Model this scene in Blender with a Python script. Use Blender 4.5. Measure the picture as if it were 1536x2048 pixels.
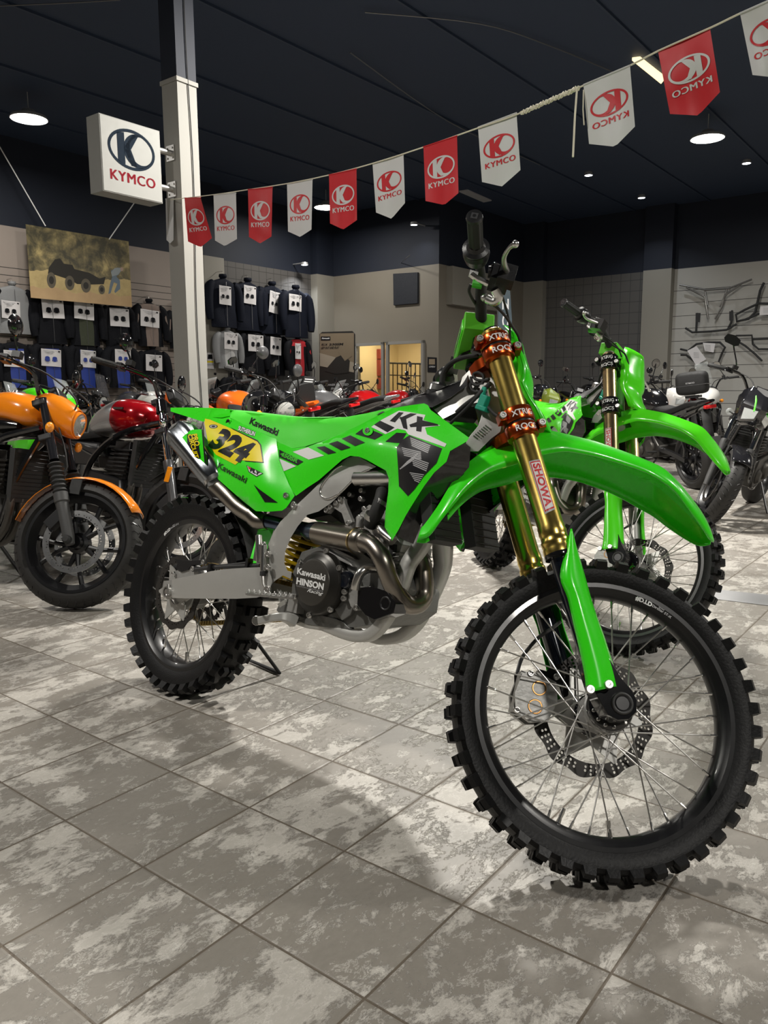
import bpy, bmesh, math, random
import numpy as np
from mathutils import Vector, Matrix
from mathutils.geometry import delaunay_2d_cdt, tessellate_polygon
for o in list(bpy.data.objects): bpy.data.objects.remove(o)
SC = bpy.context.scene; COL = SC.collection
rnd = random.Random(7); PI = math.pi
# ---------------------------------------------------------------- camera
FP, PITCH, ROLL, CH = 1576.53, .15286, -.00562, 1.00344   # focal length in pixels of a 1536x2048 frame
_cp, _sp = math.cos(PITCH), math.sin(PITCH)
_f = Vector((0, _cp, -_sp)); _u0 = Vector((0, _sp, _cp)); _r0 = Vector((1, 0, 0))
_c, _s = math.cos(ROLL), math.sin(ROLL)
_r = _c*_r0 + _s*_u0; _u = -_s*_r0 + _c*_u0
cam = bpy.data.cameras.new('camera'); co = bpy.data.objects.new('camera', cam); COL.objects.link(co)
cam.sensor_fit = 'VERTICAL'; cam.sensor_height = 36; cam.lens = FP/2048*36; cam.clip_start = .05; cam.clip_end = 100
m3 = Matrix((_r, _u, -_f)).transposed(); co.matrix_world = Matrix.Translation((0, 0, CH)) @ m3.to_4x4()
SC.camera = co
# ---------------------------------------------------------------- world, exposure
w = bpy.data.worlds.new('world'); SC.world = w; w.use_nodes = True
w.node_tree.nodes['Background'].inputs[0].default_value = (.55, .6, .7, 1)
w.node_tree.nodes['Background'].inputs[1].default_value = .05
SC.view_settings.view_transform = 'Standard'; SC.view_settings.look = 'None'
SC.view_settings.gamma = 1; SC.view_settings.exposure = 0.08; SC.view_settings.use_curve_mapping = False
TG = .91241; U = Vector((math.cos(TG), math.sin(TG), 0)); W_ = Vector((-math.sin(TG), math.cos(TG), 0)); TS = .30465
def RM(u, v, z=0): return U*u + W_*v + Vector((0, 0, z))       # room coordinates -> world
LAMPZ = 4.2
LAMPS = [(5.3, 3.3), (5.3, 9.37), (-.4, 3.3), (-.4, 9.4), (5.3, -2.8), (11.12, 3.28), (10.91, 9.69), (-.4, -2.8), (11.1, -2.8)]
LPW = {0: 380, 2: 130, 4: 200, 7: 110, 8: 70, 1: 50, 3: 60, 5: 110, 6: 60}
# ---------------------------------------------------------------- materials
MATS = {}
def mat(name, col=(.5, .5, .5), rough=.5, metal=0, coat=0, emit=None, es=0, trans=0, bump=None, alpha=1, spec=.5, aniso=0):
    if name in MATS: return MATS[name]
    m = bpy.data.materials.new(name); m.use_nodes = True; nt = m.node_tree; b = nt.nodes['Principled BSDF']
    b.inputs['Base Color'].default_value = (*col, 1); b.inputs['Roughness'].default_value = rough
    b.inputs['Metallic'].default_value = metal; b.inputs['Coat Weight'].default_value = coat
    b.inputs['Coat Roughness'].default_value = .06; b.inputs['Specular IOR Level'].default_value = spec
    b.inputs['Transmission Weight'].default_value = trans; b.inputs['Alpha'].default_value = alpha
    b.inputs['Anisotropic'].default_value = aniso
    if emit: b.inputs['Emission Color'].default_value = (*emit, 1); b.inputs['Emission Strength'].default_value = es
    N = nt.nodes; Lk = nt.links
    tc = N.new('ShaderNodeTexCoord'); nz = N.new('ShaderNodeTexNoise'); nz.inputs['Scale'].default_value = (bump or (30, 0))[0]; nz.inputs['Detail'].default_value = 4
    Lk.new(tc.outputs['Object'], nz.inputs['Vector'])
    # a little procedural variation in the gloss of every surface
    mr = N.new('ShaderNodeMapRange'); mr.inputs['To Min'].default_value = max(0, rough*.85); mr.inputs['To Max'].default_value = min(1, rough*1.15)
    Lk.new(nz.outputs['Fac'], mr.inputs['Value']); Lk.new(mr.outputs['Result'], b.inputs['Roughness'])
    if bump and bump[1]:
        bp = N.new('ShaderNodeBump'); bp.inputs['Strength'].default_value = bump[1]; bp.inputs['Distance'].default_value = .01
        Lk.new(nz.outputs['Fac'], bp.inputs['Height']); Lk.new(bp.outputs['Normal'], b.inputs['Normal'])
    MATS[name] = m; return m
def srgb(r, g, b):
    return tuple((c/255/12.92 if c/255 <= .04045 else ((c/255+.055)/1.055)**2.4) for c in (r, g, b))
mat('green', (.045, .86, .012), .28, coat=.5)
mat('green_pad', (.12, .62, .02), .55)
mat('lime', (.10, .88, .014), .25, coat=.5)
mat('black_plastic', (.012, .012, .013), .35, bump=(300, .05))
mat('black_gloss', (.008, .008, .009), .12, coat=.8)
mat('black_matte', (.018, .018, .018), .7)
mat('rubber', (.005, .005, .0055), .5, bump=(180, .12), spec=.3)
mat('rubber_road', (.015, .014, .013), .6, bump=(60, .1))
mat('rim_black', (.005, .005, .006), .34, coat=.12)
mat('alu', (.52, .515, .49), .4, metal=.5, bump=(45, .04))
mat('alu_cast', (.40, .395, .38), .48, metal=.55, bump=(90, .12))
mat('alu_polish', (.72, .71, .68), .22, metal=.95)
mat('steel', (.60, .59, .57), .36, metal=1)
mat('disc', (.03, .027, .024), .5, metal=.3)
mat('disc_bright', (.62, .62, .62), .28, metal=1)
mat('disc_copper', (.42, .22, .08), .3, metal=1)
mat('gold', (.85, .62, .16), .24, metal=1)
mat('gold_brown', (.55, .43, .22), .26, metal=1)
mat('anodised_orange', (.52, .075, .012), .24, metal=.9)
mat('fork_dark', (.010, .013, .02), .12, metal=.3, coat=1)
mat('titan', (.30, .27, .235), .3, metal=1)
mat('titan_blue', (.10, .13, .19), .25, metal=1)
mat('clutch', (.075, .07, .062), .42, metal=.6)
mat('clutch_dark', (.035, .033, .03), .35, metal=.6)
mat('engine_grey', (.21, .21, .20), .48, metal=.6, bump=(70, .15))
mat('white', (.80, .80, .79), .4)
mat('white_gloss', (.78, .77, .74), .2, coat=.5)
mat('yellow', (.90, .72, .0), .35, coat=.3)
mat('spring_yellow', (.75, .50, .01), .35)
mat('red_ink', (.62, .01, .015), .4)
mat('ink', (.012, .012, .014), .3)
mat('ink_green', (.05, .5, .02), .4)
mat('grey_ink', (.45, .45, .46), .35)
mat('teal', (.01, .32, .21), .4)
mat('orange', (.85, .24, .01), .22, coat=.6)
mat('orange_bright', (.85, .14, .01), .3, coat=.5)
mat('amber', (.9, .30, .01), .15, coat=1)
mat('red_metal', (.42, .004, .010), .16, metal=.35, coat=1)
mat('red', (.60, .01, .012), .25, coat=.5)
mat('silver_paint', (.42, .42, .43), .25, metal=.7, coat=.8)
mat('grey_paint', (.12, .12, .125), .3, metal=.5, coat=.5)
mat('dark_paint', (.022, .022, .026), .15, metal=.3, coat=1)
mat('chrome', (.8, .8, .8), .06, metal=1)
mat('mirror', (.75, .75, .75), .03, metal=1)
mat('glass', (.9, .95, .95), .05, trans=1)
mat('smoke', (.10, .10, .11), .08, alpha=.35, coat=1)
mat('clear_screen', (.8, .85, .85), .06, alpha=.22, coat=1)
mat('seat_black', (.010, .010, .010), .6, bump=(400, .1), spec=.25)
mat('chain', (.40, .29, .10), .35, metal=1)
mat('olive', (.22, .28, .03), .35, coat=.3)
mat('grey_plastic', (.055, .055, .055), .5)
mat('rope', (.72, .68, .55), .8)
# ---------------------------------------------------------------- pixels <-> space (used once, to read places off the photograph)
def ray(px, py):
    return (_r*((px-768)/FP) + _u*((1024-py)/FP) + _f)
def pz(px, py, z=0):
    v = ray(px, py); return Vector((0, 0, CH)) + v*((z-CH)/v.z)
def pd(px, py, d):                     # point at depth d along the view axis
    return Vector((0, 0, CH)) + ray(px, py)*d
def pw(px, py, ax, val):               # point on a wall: ax 'u' or 'v' of the room
    n = U if ax == 'u' else W_; v = ray(px, py); return Vector((0, 0, CH)) + v*((val-Vector((0, 0, CH)).dot(n))/v.dot(n))
class Fr:                               # a local frame; P gives the local point seen at a pixel on the plane axis=val
    def __init__(s, M): s.M = M; s.I = M.inverted()
    def P(s, px, py, val, ax=1):
        o = s.I @ Vector((0, 0, CH)); v = s.I.to_3x3() @ ray(px, py)
        return o + v*((val-o[ax])/v[ax])
# ---------------------------------------------------------------- mesh builder
class MB:
    def __init__(s, m='black_plastic'): s.v = []; s.f = []; s.mi = []; s.ms = []; s.m = m; s.T = None; s.sm = []
    def add(s, vs, fs, m=None, smooth=True):
        m = m or s.m
        if m not in s.ms: s.ms.append(m)
        k = s.ms.index(m); n = len(s.v)
        if s.T is not None: vs = [s.T @ Vector(v) for v in vs]
        s.v += [tuple(v) for v in vs]; s.f += [tuple(i+n for i in f) for f in fs]; s.mi += [k]*len(fs); return s
    def box(s, c, d, m=None, R=None):
        hx, hy, hz = d[0]/2, d[1]/2, d[2]/2
        vs = [Vector((x, y, z)) for x in (-hx, hx) for y in (-hy, hy) for z in (-hz, hz)]
        if R is not None: vs = [R @ v for v in vs]
        c = Vector(c)
        return s.add([v+c for v in vs], [(0, 1, 3, 2), (4, 6, 7, 5), (0, 4, 5, 1), (2, 3, 7, 6), (0, 2, 6, 4), (1, 5, 7, 3)], m)
    def tube(s, path, r, m=None, n=10, sm=0, closed=False, sec=None, up=None, caps=True):
        path = [Vector(p) for p in path]; rs = list(r) if isinstance(r, (list, tuple)) else [r]*len(path)
        if sm: path, rs = crs(path, rs, sm, closed)
        N = len(path); vs = []; ref = None
        for i, p in enumerate(path):
            if closed: t = path[(i+1) % N]-path[i-1]
            else: t = path[min(i+1, N-1)]-path[max(i-1, 0)]
            t = t.normalized() if t.length > 1e-9 else Vector((0, 0, 1))
            if ref is None: a = Vector(up) if up else (Vector((0, 0, 1)) if abs(t.z) < .9 else Vector((1, 0, 0)))
            else: a = Vector(up) if up else ref
            b = t.cross(a)
            if b.length < 1e-6: b = t.orthogonal()
            b.normalize(); a = b.cross(t).normalized(); ref = a
            if sec: vs += [p + b*(x*rs[i]) + a*(y*rs[i]) for x, y in sec]
            else: vs += [p + b*(rs[i]*math.cos(2*PI*k/n)) + a*(rs[i]*math.sin(2*PI*k/n)) for k in range(n)]
        n = len(sec) if sec else n
        fs = [(i*n+k, i*n+(k+1) % n, ((i+1) % N)*n+(k+1) % n, ((i+1) % N)*n+k) for i in range(N if closed else N-1) for k in range(n)]
        if not closed and caps: fs += [tuple(range(n))[::-1], tuple((N-1)*n+k for k in range(n))]
        return s.add(vs, fs, m)
    def lathe(s, prof, o, ax, m=None, n=32, a0=0, a1=2*PI, ref=None):     # prof: (radius, height along ax)
        o = Vector(o); ax = Vector(ax).normalized(); x = (Vector(ref) if ref else ax.orthogonal()).normalized(); x = (x-ax*x.dot(ax)).normalized(); y = ax.cross(x)
        full = abs(a1-a0-2*PI) < 1e-6; na = n if full else n+1; P = len(prof); vs = []
        for j in range(na):
            a = a0+(a1-a0)*j/n; d = x*math.cos(a)+y*math.sin(a)
            vs += [o+d*r+ax*h for r, h in prof]
        fs = []
        for j in range(n):
            k = (j+1) % na if full else j+1
            for i in range(P-1): fs.append((j*P+i, j*P+i+1, k*P+i+1, k*P+i))
        return s.add(vs, fs, m)
    def cyl(s, a, b, r, m=None, n=16, r2=None): return s.tube([a, b], [r, r if r2 is None else r2], m, n)
    def sph(s, c, r, m=None, n=12, sc=(1, 1, 1)):
        vs = []; c = Vector(c)
        for i in range(n//2+1):
            t = PI*i/(n//2)
            for k in range(n): vs.append(c+Vector((math.sin(t)*math.cos(2*PI*k/n)*sc[0]*r, math.sin(t)*math.sin(2*PI*k/n)*sc[1]*r, math.cos(t)*sc[2]*r)))
        return s.add(vs, [(i*n+k, i*n+(k+1) % n, (i+1)*n+(k+1) % n, (i+1)*n+k) for i in range(n//2) for k in range(n)], m)
    def prism(s, pts, d, m=None):          # pts: 3D outline, extruded by vector d
        pts = [Vector(p) for p in pts]; d = Vector(d); n = len(pts)
        t = tessellate_polygon([pts]); fs = [tuple(x) for x in t]+[tuple(i+n for i in x[::-1]) for x in t]
        fs += [(i, (i+1) % n, (i+1) % n+n, i+n) for i in range(n)]
        return s.add(pts+[p+d for p in pts], fs, m)
    def loft(s, rows, m=None, closed=False, cap=False):   # rows of equal-length 3D point lists
        n = len(rows[0]); vs = [p for r in rows for p in r]; fs = []
        for i in range(len(rows)-1):
            for k in range(n if closed else n-1): fs.append((i*n+k, i*n+(k+1) % n, (i+1)*n+(k+1) % n, (i+1)*n+k))
        if cap: fs += [tuple(range(n)), tuple(len(vs)-n+k for k in range(n))[::-1]]
        return s.add(vs, fs, m)
    def build(s, name, parent=None, bev=0, sol=0, ang=35, basis=None, sub=0, seg=2):
        me = bpy.data.meshes.new(name); me.from_pydata(s.v, [], s.f); me.update()
        for k in s.ms: me.materials.append(MATS[k])
        me.polygons.foreach_set('material_index', s.mi)
        bm = bmesh.new(); bm.from_mesh(me); bmesh.ops.remove_doubles(bm, verts=bm.verts, dist=2e-5)
        bmesh.ops.recalc_face_normals(bm, faces=bm.faces); bm.to_mesh(me); bm.free()
        me.polygons.foreach_set('use_smooth', [True]*len(me.polygons))
        try: me.set_sharp_from_angle(angle=math.radians(ang))
        except Exception: pass
        o = bpy.data.objects.new(name, me); COL.objects.link(o)
        if parent is not None: o.parent = parent
        if basis is not None: o.matrix_basis = basis
        if sub: q = o.modifiers.new('s', 'SUBSURF'); q.levels = q.render_levels = sub
        if sol: q = o.modifiers.new('t', 'SOLIDIFY'); q.thickness = sol; q.offset = 0
        if bev:
            q = o.modifiers.new('b', 'BEVEL'); q.width = bev; q.segments = seg; q.limit_method = 'ANGLE'; q.angle_limit = math.radians(ang); q.harden_normals = False
        return o
def crs(path, rs, k, closed=False):
    N = len(path); P = []; Rr = []
    g = (lambda i: i % N) if closed else (lambda i: min(max(i, 0), N-1))
    for i in range(N if closed else N-1):
        a, b, c, d = (path[g(i+j)] for j in (-1, 0, 1, 2)); ra, rb = rs[g(i)], rs[g(i+1)]
        for j in range(k):
            t = j/k; P.append(.5*((2*b)+(c-a)*t+(2*a-5*b+4*c-d)*t*t+(3*b-a-3*c+d)*t**3)); Rr.append(ra+(rb-ra)*t)
    if not closed: P.append(path[-1]); Rr.append(rs[-1])
    return P, Rr
def sm2(pts, k=4, closed=True):          # smooth a pixel outline
    P, _ = crs([Vector((p[0], p[1], 0)) for p in pts], [0]*len(pts), k, closed); return [(p.x, p.y) for p in P]
def empty(name, M=None, parent=None):
    o = bpy.data.objects.new(name, None); COL.objects.link(o); o.empty_display_size = .1
    if parent is not None: o.parent = parent
    if M is not None: o.matrix_basis = M
    return o
def tag(o, label, cat, group=None):
    o['label'] = label; o['category'] = cat
    if group: o['group'] = group
    return o
def struct(o): o['kind'] = 'structure'; return o
def kids(o): return [c for c in bpy.data.objects if c.parent == o]
def copy_tree(o, parent=None, swap=None, skip=()):
    c = o.copy(); COL.objects.link(c); c.parent = parent
    if swap and o.data:
        key = (o.data.name, id(swap))
        if key not in _sw:
            hit = [i for i, mm in enumerate(o.data.materials) if mm and mm.name in swap]
            if hit:
                me = o.data.copy()
                for i in hit: me.materials[i] = MATS[swap[me.materials[i].name]]
                _sw[key] = me
            else: _sw[key] = o.data
        c.data = _sw[key]
    for ch in KID.get(o.name, []):
        if ch.name.split('.')[0] not in skip: copy_tree(ch, c, swap, skip)
    return c
_sw = {}; KID = {}
def index_kids():
    KID.clear()
    for o in bpy.data.objects:
        if o.parent: KID.setdefault(o.parent.name, []).append(o)
# ---------------------------------------------------------------- lettering and flat shapes
_tc = {}
def curve_mesh(cu):
    o = bpy.data.objects.new('tmp', cu); COL.objects.link(o); me = o.to_mesh()
    vs = [tuple(v.co) for v in me.vertices]; fs = [tuple(p.vertices) for p in me.polygons]
    o.to_mesh_clear(); bpy.data.objects.remove(o); bpy.data.curves.remove(cu); return vs, fs
def text2(s, bold=.02, space=1.0):      # lettering with height 1 (capitals), starting at x=0; returns verts, faces, width
    k = (s, bold, space)
    if k in _tc: return _tc[k]
    cu = bpy.data.curves.new('t', 'FONT'); cu.body = s; cu.offset = bold; cu.resolution_u = 3; cu.space_character = space; cu.fill_mode = 'FRONT'
    vs, fs = curve_mesh(cu)
    xs = [v[0] for v in vs]; x0, x1 = min(xs), max(xs); h = .69
    _tc[k] = ([((v[0]-x0)/h, v[1]/h) for v in vs], fs, (x1-x0)/h); return _tc[k]
def flat2(splines, thick=0, n=None):     # an outline with holes -> plate in xy, thickness along z
    pts = []; faces = []
    for sp in splines: faces.append(list(range(len(pts), len(pts)+len(sp)))); pts += [Vector(p[:2]) for p in sp]
    r = delaunay_2d_cdt(pts, [], faces, 1, 1e-7, True); V2, F, OF = r[0], r[2], r[5]; keep = [tuple(f) for f, o in zip(F, OF) if set(o) == {0}]
    if not thick: return [(v.x, v.y, 0) for v in V2], keep
    N = len(V2); vs = [(v.x, v.y, thick/2) for v in V2]+[(v.x, v.y, -thick/2) for v in V2]; e = set()
    for f in keep:
        for i in range(len(f)): e.add((f[i], f[(i+1) % len(f)]))
    rim = [q for q in e if (q[1], q[0]) not in e]
    return vs, keep+[tuple(i+N for i in f[::-1]) for f in keep]+[(q[0], q[0]+N, q[1]+N, q[1])[::-1] for q in rim]
def circ2(x, y, r, n=12, a=0): return [(x+r*math.cos(a+2*PI*i/n), y+r*math.sin(a+2*PI*i/n)) for i in range(n)]
def split(vs, fs, L):                   # break long triangles so that lettering can follow a curve
    vs = [tuple(v[:2]) for v in vs]; out = []; st = [tuple(t) for f in fs for t in ((f[0], f[i], f[i+1]) for i in range(1, len(f)-1))]
    while st:
        a, b, c = st.pop(); e = [(math.dist(vs[a], vs[b]), a, b, c), (math.dist(vs[b], vs[c]), b, c, a), (math.dist(vs[c], vs[a]), c, a, b)]
        l, p, q, r = max(e)
        if l > L: vs.append(((vs[p][0]+vs[q][0])/2, (vs[p][1]+vs[q][1])/2)); m = len(vs)-1; st += [(p, m, r), (m, q, r)]
        else: out.append((a, b, c))
    return vs, out
def lay(mb, vs, fs, fn, m, L=None):      # put a flat shape on a surface given by fn(x, y)
    if L: vs, fs = split(vs, fs, L)
    mb.add([fn(v[0], v[1]) for v in vs], fs, m)
def poly2(pts): return [tuple(p[:2]) for p in pts], [tuple(t) for t in tessellate_polygon([[Vector((p[0], p[1], 0)) for p in pts]])]
def ring2(cx, cy, a, b, a2, b2, n=36, ox=0, oy=0):
    vs = []
    for i in range(n): t = 2*PI*i/n; vs += [(cx+a*math.cos(t), cy+b*math.sin(t)), (cx+ox+a2*math.cos(t), cy+oy+b2*math.sin(t))]
    return vs, [(2*i, 2*i+1, (2*i+3) % (2*n), (2*i+2) % (2*n)) for i in range(n)]
def crescent2(cx, cy, r, c2x, c2y, r2, n=26):    # a disc with a bite taken out of it by a second disc
    out = []
    for i in range(n*2):
        t = 2*PI*i/(n*2); x, y = cx+r[0]*math.cos(t), cy+r[1]*math.sin(t)
        if ((x-c2x)/r2[0])**2+((y-c2y)/r2[1])**2 >= 1: out.append((t, x, y))
    ts = [o[0] for o in out]; g = max(range(len(ts)), key=lambda i: (ts[i]-ts[i-1]) % (2*PI)); out = out[g:]+out[:g]
    a = math.atan2((out[-1][2]-c2y)/r2[1], (out[-1][1]-c2x)/r2[0]); b = math.atan2((out[0][2]-c2y)/r2[1], (out[0][1]-c2x)/r2[0])
    while b > a: b -= 2*PI
    inner = [(c2x+r2[0]*math.cos(a+(b-a)*k/n), c2y+r2[1]*math.sin(a+(b-a)*k/n)) for k in range(1, n)]
    return poly2([(x, y) for _, x, y in out]+inner)
# ---------------------------------------------------------------- curved panels traced over a surface y = f(pixel)
class Panel:
    def __init__(s, fr, outline, ctrl=(), step=14, cv=None, off=-1):
        s.fr = fr; s.cv = cv or (lambda p: (p[0], p[1])); s.off = off
        s.out = [s.cv(p) for p in outline]
        C = [(*s.cv(p), p[2]) for p in list(outline)+list(ctrl) if len(p) > 2]
        X = np.array([c[:2] for c in C])/100; Y = np.array([c[2] for c in C]); n = len(C); s.X = X
        def phi(r2): return np.where(r2 > 0, r2*np.log(r2+1e-12), 0)
        K = phi(((X[:, None]-X[None])**2).sum(-1))+np.eye(n)*.08; Q = np.c_[np.ones(n), X]
        A = np.block([[K, Q], [Q.T, np.zeros((3, 3))]]); sol = np.linalg.solve(A, np.r_[Y, 0, 0, 0]); s.wt, s.c = sol[:n], sol[n:]
        s.phi = phi; s.step = step
    def y(s, px, py):
        q = np.array((px, py))/100; return float(s.wt @ s.phi(((s.X-q)**2).sum(-1)) + s.c[0]+s.c[1:] @ q)
    def pt(s, px, py, o=0): return s.fr.P(px, py, s.y(px, py)+o*s.off)
    def mesh(s, mb, m=None, th=.004, holes=()):
        out = s.out; xs = [p[0] for p in out]; ys = [p[1] for p in out]; g = s.step
        def inside(x, y, poly):
            c = False; j = len(poly)-1
            for i in range(len(poly)):
                if (poly[i][1] > y) != (poly[j][1] > y) and x < (poly[j][0]-poly[i][0])*(y-poly[i][1])/(poly[j][1]-poly[i][1])+poly[i][0]: c = not c
                j = i
            return c
        dn = []
        for i in range(len(out)):
            a, b = out[i], out[(i+1) % len(out)]; k = max(1, int(math.dist(a, b)/g)); dn += [(a[0]+(b[0]-a[0])*t/k, a[1]+(b[1]-a[1])*t/k) for t in range(k)]
        pts = list(dn); n = len(pts)
        x = min(xs)+g/2
        while x < max(xs):
            y = min(ys)+g/2
            while y < max(ys):
                if inside(x, y, out) and min((x-p[0])**2+(y-p[1])**2 for p in dn) > (g*.45)**2: pts.append((x, y))
                y += g
            x += g
        r = delaunay_2d_cdt([Vector(p) for p in pts], [], [list(range(n))], 1, 1e-4)
        V2 = [(v.x, v.y) for v in r[0]]; F = [tuple(f) for f in r[2]]
        from collections import Counter
        ec = Counter(); N = len(V2)
        for f in F:
            for i in range(len(f)): ec[(f[i], f[(i+1) % len(f)])] += 1
        rim = [e for e in ec if (e[1], e[0]) not in ec]
        vs = [s.pt(*v) for v in V2]+[s.pt(v[0], v[1], -th) for v in V2]
        fs = F+[tuple(i+N for i in f[::-1]) for f in F]+[(a, a+N, b+N, b)[::-1] for a, b in rim]
        mb.add(vs, fs, m); return s
    def dec(s, mb, pts, m, o=.0012, L=16):
        vs, fs = poly2([s.cv(p) for p in pts]); lay(mb, vs, fs, lambda x, y: s.pt(x, y, o), m, L); return s
    def txt(s, mb, t, p0, p1, h, m, o=.0014, bold=.02, shear=0, L=14, asp=None):   # p0 baseline start, p1 baseline end, h = pixel vector of the capital height
        a, b = s.cv(p0), s.cv(p1); hh = s.cv((p0[0]+h[0], p0[1]+h[1])); hv = (hh[0]-a[0], hh[1]-a[1]); vs, fs, wd = text2(t, bold)
        def fn(x, y): q = x/wd; return (a[0]+(b[0]-a[0])*q+hv[0]*y, a[1]+(b[1]-a[1])*q+hv[1]*y)
        lay(mb, [fn(v[0]+shear*v[1], v[1]) for v in vs], fs, lambda x, y: s.pt(x, y, o), m, L); return s
def cc(x0, y0, k): return lambda p: (x0+p[0]*k, y0+p[1]*k)
c5 = cc(260, 760, .286458); c6 = cc(500, 800, .286458); c7 = cc(820, 400, .24407); c8 = cc(780, 780, .45573); cr = cc(240, 960, .260417); cf = cc(900, 640, .143229); cw = cc(880, 1100, .427083)
c1 = cc(0, 400, .338542); c2 = cc(0, 640, .292888); c3 = cc(400, 500, .364583); c4 = cc(1020, 500, .335938); ch = cc(1020, 1240, .221354)
ci = lambda p: (p[0], p[1])
# ================================================================ THE ROOM
def nodes(name):
    m = bpy.data.materials.new(name); m.use_nodes = True; MATS[name] = m; nt = m.node_tree; return m, nt.nodes, nt.links, nt.nodes['Principled BSDF']
def math_(N, L, op, a, b=None):
    n = N.new('ShaderNodeMath'); n.operation = op
    for i, x in enumerate((a, b)):
        if x is None: continue
        if isinstance(x, (int, float)): n.inputs[i].default_value = x
        else: L.new(x, n.inputs[i])
    return n.outputs[0]
def ramp(N, L, fac, stops, interp='LINEAR'):
    r = N.new('ShaderNodeValToRGB'); r.color_ramp.interpolation = interp; e = r.color_ramp.elements
    while len(e) < len(stops): e.new(.5)
    for k, (p, c) in enumerate(stops): e[k].position = p; e[k].color = (*c, 1) if len(c) == 3 else c
    L.new(fac, r.inputs[0]); return r.outputs[0]
def mixc(N, L, f, a, b):
    n = N.new('ShaderNodeMix'); n.data_type = 'RGBA'
    for i, x in ((0, f), (6, a), (7, b)):
        if isinstance(x, (int, float)): n.inputs[i].default_value = x
        elif isinstance(x, tuple): n.inputs[i].default_value = (*x, 1)
        else: L.new(x, n.inputs[i])
    return n.outputs[2]
def noise(N, L, vec, sc, det=4, ro=.5, dis=0):
    n = N.new('ShaderNodeTexNoise'); n.inputs['Scale'].default_value = sc; n.inputs['Detail'].default_value = det; n.inputs['Roughness'].default_value = ro; n.inputs['Distortion'].default_value = dis
    L.new(vec, n.inputs['Vector']); return n.outputs['Fac']
def floor_mat():
    m, N, L, B = nodes('floor_tiles'); tc = N.new('ShaderNodeTexCoord'); sp = N.new('ShaderNodeSeparateXYZ'); L.new(tc.outputs['Object'], sp.inputs[0])
    xs = []
    for k, off in ((0, 2.982257-2), (1, 4.459975-4)):
        xs.append(math_(N, L, 'SUBTRACT', math_(N, L, 'DIVIDE', sp.outputs[k], TS), off))
    fl = [math_(N, L, 'FLOOR', x) for x in xs]; fr = [math_(N, L, 'FRACT', x) for x in xs]
    ed = [math_(N, L, 'MINIMUM', x, math_(N, L, 'SUBTRACT', 1, x)) for x in fr]; e = math_(N, L, 'MINIMUM', *ed)
    cv = N.new('ShaderNodeCombineXYZ'); L.new(fl[0], cv.inputs[0]); L.new(fl[1], cv.inputs[1])
    wn = N.new('ShaderNodeTexWhiteNoise'); wn.noise_dimensions = '2D'; L.new(cv.outputs[0], wn.inputs['Vector'])
    sc = N.new('ShaderNodeVectorMath'); sc.operation = 'SCALE'; L.new(wn.outputs['Color'], sc.inputs[0]); sc.inputs['Scale'].default_value = 20
    mp = N.new('ShaderNodeMapping'); mp.inputs['Rotation'].default_value = (0, 0, TG); mp.inputs['Scale'].default_value = (.62, 1, 1); L.new(tc.outputs['Object'], mp.inputs[0])
    ad = N.new('ShaderNodeVectorMath'); ad.operation = 'ADD'; L.new(mp.outputs[0], ad.inputs[0]); L.new(sc.outputs[0], ad.inputs[1]); P = ad.outputs[0]
    a0 = noise(N, L, P, 13, 15, .78, .3); big = noise(N, L, P, 3.4, 3, .5, .2); fine = noise(N, L, P, 70, 5, .75); a2 = noise(N, L, P, 22, 12, .75, .4)
    a = math_(N, L, 'ADD', a0, math_(N, L, 'MULTIPLY', math_(N, L, 'SUBTRACT', big, .5), .35))
    D, Mi, Hi = (.215, .196, .170), (.31, .288, .255), (.66, .635, .585)
    c = ramp(N, L, a, [(0, D), (.49, (.235, .215, .187)), (.512, (.235, .215, .187)), (.517, (.62, .595, .55)), (.524, (.36, .335, .30)), (.56, (.40, .375, .335)), (.57, (.41, .385, .345)), (.574, (.66, .635, .59)), (.583, (.43, .405, .365)), (1, (.40, .375, .335))])
    k2 = ramp(N, L, a2, [(0, (0, 0, 0)), (.575, (0, 0, 0)), (.580, (1, 1, 1)), (.595, (.5, .5, .5)), (.60, (0, 0, 0)), (.64, (0, 0, 0)), (.645, (.9, .9, .9)), (1, (.5, .5, .5))])
    c = mixc(N, L, math_(N, L, 'MULTIPLY', k2, .75), c, Hi)
    v = math_(N, L, 'ADD', .93, math_(N, L, 'MULTIPLY', wn.outputs['Value'], .14)); v = math_(N, L, 'MULTIPLY', v, math_(N, L, 'ADD', .82, math_(N, L, 'MULTIPLY', fine, .36)))
    vm = N.new('ShaderNodeVectorMath'); vm.operation = 'SCALE'; L.new(c, vm.inputs[0]); L.new(v, vm.inputs['Scale'])
    jm = math_(N, L, 'LESS_THAN', e, .0085)
    col = mixc(N, L, jm, vm.outputs[0], (.13, .105, .078)); L.new(col, B.inputs['Base Color'])
    L.new(math_(N, L, 'ADD', .38, math_(N, L, 'MULTIPLY', a, .25)), B.inputs['Roughness'])
    hgt = math_(N, L, 'ADD', math_(N, L, 'MULTIPLY', math_(N, L, 'MINIMUM', e, .022), 60), math_(N, L, 'MULTIPLY', ramp(N, L, a, [(0, (0, 0, 0)), (.5, (.1, .1, .1)), (.53, (.8, .8, .8)), (1, (1, 1, 1))]), .8))
    bp = N.new('ShaderNodeBump'); bp.inputs['Strength'].default_value = .55; bp.inputs['Distance'].default_value = .003; L.new(hgt, bp.inputs['Height']); L.new(bp.outputs[0], B.inputs['Normal'])
floor_mat()
NAVY = (.021, .035, .068); NAVYW = (.006, .010, .022)
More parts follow.
